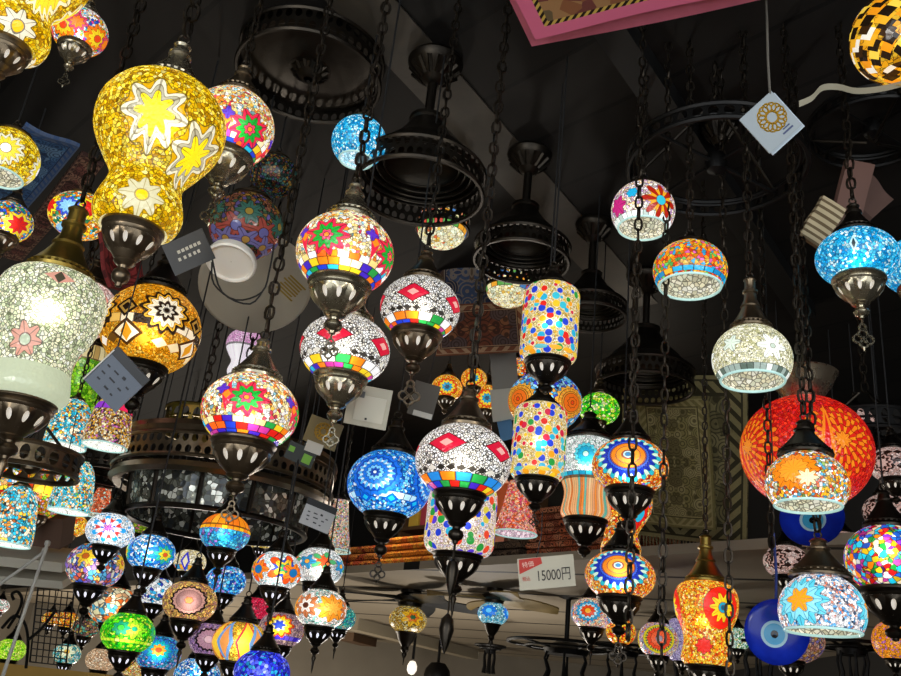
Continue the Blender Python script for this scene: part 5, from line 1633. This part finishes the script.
# pale sheets on the loft behind the rosette cluster
for (lb, TL, TR, BL, d, mt) in (('tall grey panel standing on the loft behind the pebble cylinder', (489, 344), (515, 342), (490, 392), 3.3, plain('grey_panel_board', '77736c', .6)),
                                ('white paper sheet under the grey panel', (490, 390), (512, 388), (491, 422), 3.22, plain('white_sheet', 'b9b5a8', .6)),
                                ('blue plastic pack below the white paper sheet', (497, 422), (511, 419), (497, 442), 3.2, plain('blue_pack', '3a78a8', .4))):
    Mx, w, h = frame_from(at(*TL, d), at(*TR, d), at(*BL, d))
    m = MB()
    m.box((0, 0, 0), (w, h, .012))
    m.box((0, h * .46, .008), (w * .9, h * .05, .006))
    o = m.build('panel' if 'panel' in lb else ('paper_sheet' if 'paper' in lb else 'plastic_pack'), mt, mat4=Mx, flat=True)
    tag(o, lb, 'panel' if 'panel' in lb else ('paper' if 'paper' in lb else 'pack'))

# pale round disc and white plastic ring by the unlit globe
def facing(p, normal):
    z = normal.normalized()
    x = z.orthogonal().normalized()
    y = z.cross(x)
    Mx = Matrix((x, y, z)).transposed().to_4x4()
    Mx.translation = p
    return Mx
c = at(256, 284, 2.55)
rd = 112 * 2.55 / FPX / 2
root = empty('round_disc', 'large pale round disc hanging behind the white plastic base ring', 'disc', c)
root.matrix_world = facing(c, (EYE - c).normalized() - UP * .5)
PD = root.matrix_world.inverted() @ at(292, 300, 2.5)
m = MB()
m.lathe([(.001, .012), (rd * .6, .012), (rd * .95, .008), (rd, 0), (rd * .95, -.008), (.001, -.012)], 48)
m.build('disc_body', plain('pale_card_disc', '9c9482', .6), root)
m = MB()
for k in range(7):
    m.box((PD.x + .02 * rd * (k % 3), PD.y + .055 * rd * (k - 3), .0125), ((.4 - .05 * (k % 2)) * rd, .03 * rd, .001))
m.build('gold_print', plain('ochre_print', '8a7018', .5), root, flat=True)
m = MB()
inv = root.matrix_world.inverted()
m.tube([inv @ c, inv @ (c + Vector((0, .02, .15))), inv @ Vector((c.x, c.y + .03, CEIL - .02))], .0016, 5)
m.build('string', CORD, root)
for (ro, R_) in LAMPS:
    if ro['label'].startswith('unlit dull globe'):
        c = at(231, 262, depth_of(ro.location) - .09)
        nn = (EYE - c).normalized() - RIGHT * .34 - UP * .85
        Mx = facing(c, nn)
        loc = Mx.copy()
        loc.translation = Vector(c) - ro.location
        rr_ = 51 * depth_of(c) / FPX / 2
        m = MB()
        m.lathe([(rr_ * .8, -.02), (rr_ * .95, -.015), (rr_ * 1.0, -.006), (rr_ * 1.0, .004), (rr_ * .93, .008), (rr_ * .88, .006), (rr_ * .86, .0), (.001, -.001)], 44)
        o = m.build('base_ring', plain('white_plastic_base', 'f0ece2', .4), ro)
        o.matrix_local = loc
        for k, pts in enumerate((((212, 262), (214, 284), (236, 300), (262, 292), (270, 268), (274, 245)), ((212, 258), (222, 292), (250, 304), (266, 286)))):
            m = MB()
            m.tube([at(x, y, depth_of(c) - .03) - ro.location for x, y in catmull(pts, 4)], .0022, 6)
            m.build('power_cable', CORD, ro)

# blue eye pendants
def eye(label, px, py, w, depth, tiltv, group, eo=(0, 0)):
    c = at(px, py, depth)
    R = w * depth / FPX / 2
    root = empty('eye_pendant', label, 'eye ornament', c, group)
    Mx = facing(c, (EYE - c).normalized() + Vector(tiltv))
    root.matrix_world = Mx
    g = G('cobalt_glass')
    v = g.coord('Object', 1)
    nz = g.noise(v, 30, 3)
    mat = g.out(g.mix(nz, '04106e', '1230b0'), .2, 0, spec=.3, emit=g.mix(nz, '0a1a88', '1c38c0'), es=.05)  # weak glow added to the blue, the glass gives no light
    m = MB()
    m.lathe([(.001, R * .13), (R * .45, R * .13), (R * .8, R * .10), (R * .96, R * .04), (R, 0), (R * .96, -R * .04), (R * .8, -R * .08), (.001, -R * .1)], 56)
    m.build('glass_disc', mat, root)
    for nm, r0, z0, mt in (('pale_ring', .42, .135, plain('pale_eye_glass', '9cc4d4', .2)), ('blue_iris', .33, .15, plain('light_blue_eye_glass', '3a9cc8', .2)), ('pupil', .12, .165, plain('black_eye_glass', '05070c', .15))):
        m = MB()
        m.lathe([(r0 * R, (z0 - .05) * R), (r0 * R * .97, z0 * R), (.001, (z0 + .008) * R)], 32, (eo[0] * R, eo[1] * R, 0))
        m.build(nm, mt, root)
    inv = Mx.inverted()
    m = MB()
    top = c + Vector((0, 0, R * .92))
    m.tube([inv @ top, inv @ (top + Vector((.003, 0, .06))), inv @ (top + Vector((0, 0, .14)))], .003, 6)
    m.build('blue_cord', plain('blue_cord', '2a3a80', .7), root)
    m = MB()
    m.tube([inv @ (top + Vector((0, 0, .135))), inv @ (top + Vector((.004, 0, .3))), inv @ Vector((c.x, c.y, over(c) - .01))], .0014, 6)
    m.build('hanging_wire', CORD, root)
eg = 'blue glass eye pendants'
eye('blue glass eye pendant left of the white bowl lamp', 777, 632, 64, 1.84, (.25, 0, -.1), eg, eo=(.12, -.04))
eye('blue glass eye pendant peeking out under the giant red globe', 812, 518, 62, 2.45, (.2, 0, -.5), eg)

# cream folded cloths and brown leather flap at upper right
for (lb, TL, TR, BL, d, cs, nm) in (('cream striped folded cloth tied up left of the turquoise globe', (797, 236), (822, 196), (812, 262), 2.0, ('b8a888', '6a5a44'), 'folded_cloth'),
                             ('brown felt flap hanging above the turquoise globe', (846, 160), (872, 166), (846, 252), 2.05, ('6a5048', '5a443e'), 'felt_flap'),
                             ('second brown felt flap, lower and farther to the right', (868, 172), (892, 200), (866, 250), 2.1, ('5a453e', '4a3832'), 'felt_flap')):
    def mf(w, h, cs=cs, nm=nm):
        g = G(nm + '_weave')
        v = g.coord('Object', 1)
        x, y, z_ = g.sep(v)
        s_ = g.math('GREATER_THAN', g.math('SINE', g.math('MULTIPLY', x if nm == 'folded_cloth' else y, 420.0 if nm == 'folded_cloth' else 30.0)), -.2)
        return g.out(g.mix(s_, cs[1], cs[0]), .9, 0, spec=.1)
    cloth(nm, lb, 'cloth', at(*TL, d), at(*TR, d), at(*BL, d), .02, mf, wave=.004, seed=hash(lb) % 50 if False else len(lb))

# ------------------------------------------------------------------ lower left: boards, poles, wire grid, iron scroll
PALE = plain('pale_painted_wood', 'b4ad9c', .6)
WPOLE = plain('white_painted_pole', 'aaa69c', .45)
def px_box(name, label, cat, TL, TR, BL, d, th, mat, dd=(0, 0, 0), group=None):
    Mx, w, h = frame_from(at(*TL, d + dd[0]), at(*TR, d + dd[1]), at(*BL, d + dd[2]))
    m = MB()
    m.box((0, 0, 0), (w, h, th))
    m.box((0, h * .5 - .006, th * .5 + .004), (w, .012, .008))
    o = m.build(name, mat, mat4=Mx, flat=True)
    return tag(o, label, cat, group)
px_box('shelf_board', 'upper pale shelf board at the left edge under the teal bell shade', 'shelf board', (-20, 546), (74, 556), (-20, 556), 3.5, .2, PALE)
px_box('shelf_board', 'lower pale shelf board at the left edge above the wire grid', 'shelf board', (-20, 566), (74, 574), (-20, 574), 3.55, .2, PALE)
px_box('carton', 'brown carton on the pale shelf behind the lowest bell shade', 'carton', (38, 512), (70, 516), (36, 542), 3.5, .12, noise_wall('brown_carton_board', '5a4030', '4a3426', 9))
cA, cB = at(-20, 664, 3.6), at(118, 672, 3.6)
cw_ = Vector((0, .45, 0))
tag(quad_prism([(cA.x, cA.y, 0), (cB.x, cB.y, 0), (cB.x, cB.y + .45, 0), (cA.x, cA.y + .45, 0)], (cA.z + cB.z) / 2, 'counter', noise_wall('ochre_counter', '8a6a2a', 'a07c34', 5)), 'ochre counter at bottom left below the wire grid', 'counter')
for lb, a_, b_ in (('long white pole leaning from shelf to picture bottom at left', (47, 545, 3.1), (-2, 690, 3.0)), ('short white pole crossing the pale shelf boards at left', (44, 552, 3.15), (-30, 606, 3.1))):
    m = MB()
    A, B = at(*a_), at(*b_)
    B = A + (B - A) * min(6, A.z / max(.05, A.z - B.z)) if 'long' in lb else B
    m.tube([A, (A + B) / 2, B], .006, 10)
    m.lathe([(.004, -.004), (.0095, 0), (.0095, .012), (.004, .016)], 12, tuple(A))
    tag(m.build('pole', WPOLE), lb, 'pole', 'white poles at left')
Mx, w, h = frame_from(at(38, 588, 3.6), at(74, 592, 3.6), at(34, 662, 3.6))
root = empty('wire_grid', 'black wire grid panel hanging under the pale shelf boards', 'wire grid', Mx.translation)
root.matrix_world = Mx
m = MB()
for i in range(7):
    x = (i / 6 - .5) * w
    m.tube([(x, -h / 2, 0), (x, h / 2, 0)], .0022, 5)
for i in range(12):
    y = (i / 11 - .5) * h
    m.tube([(-w / 2, y, .003), (w / 2, y, .003)], .0022, 5)
m.build('wires', IRON, root)
m = MB()
m.tube([(-w / 2, -h / 2, 0), (w / 2, -h / 2, 0), (w / 2, h / 2, 0), (-w / 2, h / 2, 0)], .004, 6, True)
m.build('frame', IRON, root)
m = MB()
pts = [(8, 628), (18, 612), (22, 600), (18, 592), (12, 594), (14, 600)]
m.tube([at(x, y, 3.45) for x, y in catmull(pts, 5)], .006, 6)
pts = [(2, 628), (14, 616), (24, 622), (28, 640), (26, 668)]
m.tube([at(x, y, 3.45) for x, y in catmull(pts, 5)], .006, 6)
pts = [(28, 640), (42, 628), (56, 610)]
m.tube([at(x, y, 3.45) for x, y in catmull(pts, 5)], .006, 6)
io = m.build('scroll_bracket', IRON, root)
io.matrix_parent_inverse = Mx.inverted()
# bare bulb lamp in the far room
c = at(412, 668, 6.5)
root = empty('bulb_lamp', 'bare white bulb lamp far back at the picture bottom', 'lamp', c)
m = MB()
m.lathe([(.002, .05), (.02, .045), (.035, .015), (.035, -.015), (.02, -.04), (.002, -.046)], 20)
m.build('bulb', plain('far_bulb', 'ffffff', .4, emit='fff0dc', es=.9), root)
m = MB()
m.tube([(0, 0, .06), (0, 0, LOFT - c.z)], .01, 8)
m.build('stem', IRON, root)
c = at(437, 676, 7.5)
root = empty('spot_lamp', 'round black spot lamp far back under the low ceiling', 'lamp', c)
m = MB()
m.lathe([(.002, .11), (.06, .1), (.1, .05), (.11, 0), (.1, -.06), (.085, -.06), (.02, -.02), (.002, -.02)], 24)
m.build('shell', IRON, root)
m = MB()
m.tube([(0, 0, .1), (0, 0, LOFT - c.z)], .012, 8)
m.build('stem', IRON, root)

# ------------------------------------------------------------------ light: daylight through the open shop front, added fill lights without fixtures
w = bpy.data.worlds.new('World')
scene.world = w
w.use_nodes = True
bg = w.node_tree.nodes['Background']
bg.inputs[0].default_value = (.86, .93, 1.0, 1)
bg.inputs[1].default_value = 2.9
def point(name, loc, e, col, r=.12):
    ld = bpy.data.lights.new(name, 'POINT')
    ld.energy = e
    ld.color = col
    ld.shadow_soft_size = r
    o = bpy.data.objects.new(name, ld)
    o.location = loc
    COL.objects.link(o)
point('low_ceiling_fill', (.3, 5.4, 1.1), 42, (1, .92, .82), .15)  # unseen light added to brighten the low ceiling
point('back_left_fill', (-2.0, 7.3, .7), 130, (1, .9, .76), .3)  # added fill for the back and left walls, no lamp stands here
point('front_left_fill', (-1.4, -.6, 1.9), 42, (1, .96, .88), .12)  # fill without a fixture, added to lift cards and downward faces

point('front_right_fill', (1.3, -.5, 1.8), 36, (1, .95, .86), .12)  # added fill for metal caps and rugs on the right side
lp_ = edge_px(410) + nE * .55
point('loft_fill', (lp_.x, lp_.y, LT + .62), 6, (1, .88, .7), .05)  # invented light, added to brighten the goods on the loft
lp_ = edge_px(386) - nE * .06
point('loft_edge_fill', (lp_.x, lp_.y, LT + .33), 3.2, (1, .9, .75), .03)  # added fill for the textile fronts along the loft edge
lp_ = edge_px(610) + nE * .15
point('loft_fill', (lp_.x, lp_.y, LT + .5), 2.5, (1, .88, .7), .06)  # another added fill, farther right along the loft
scene.view_settings.view_transform = 'Standard'
scene.view_settings.look = 'None'
scene.view_settings.exposure = 0
scene.view_settings.gamma = 1
scene.view_settings.use_curve_mapping = False
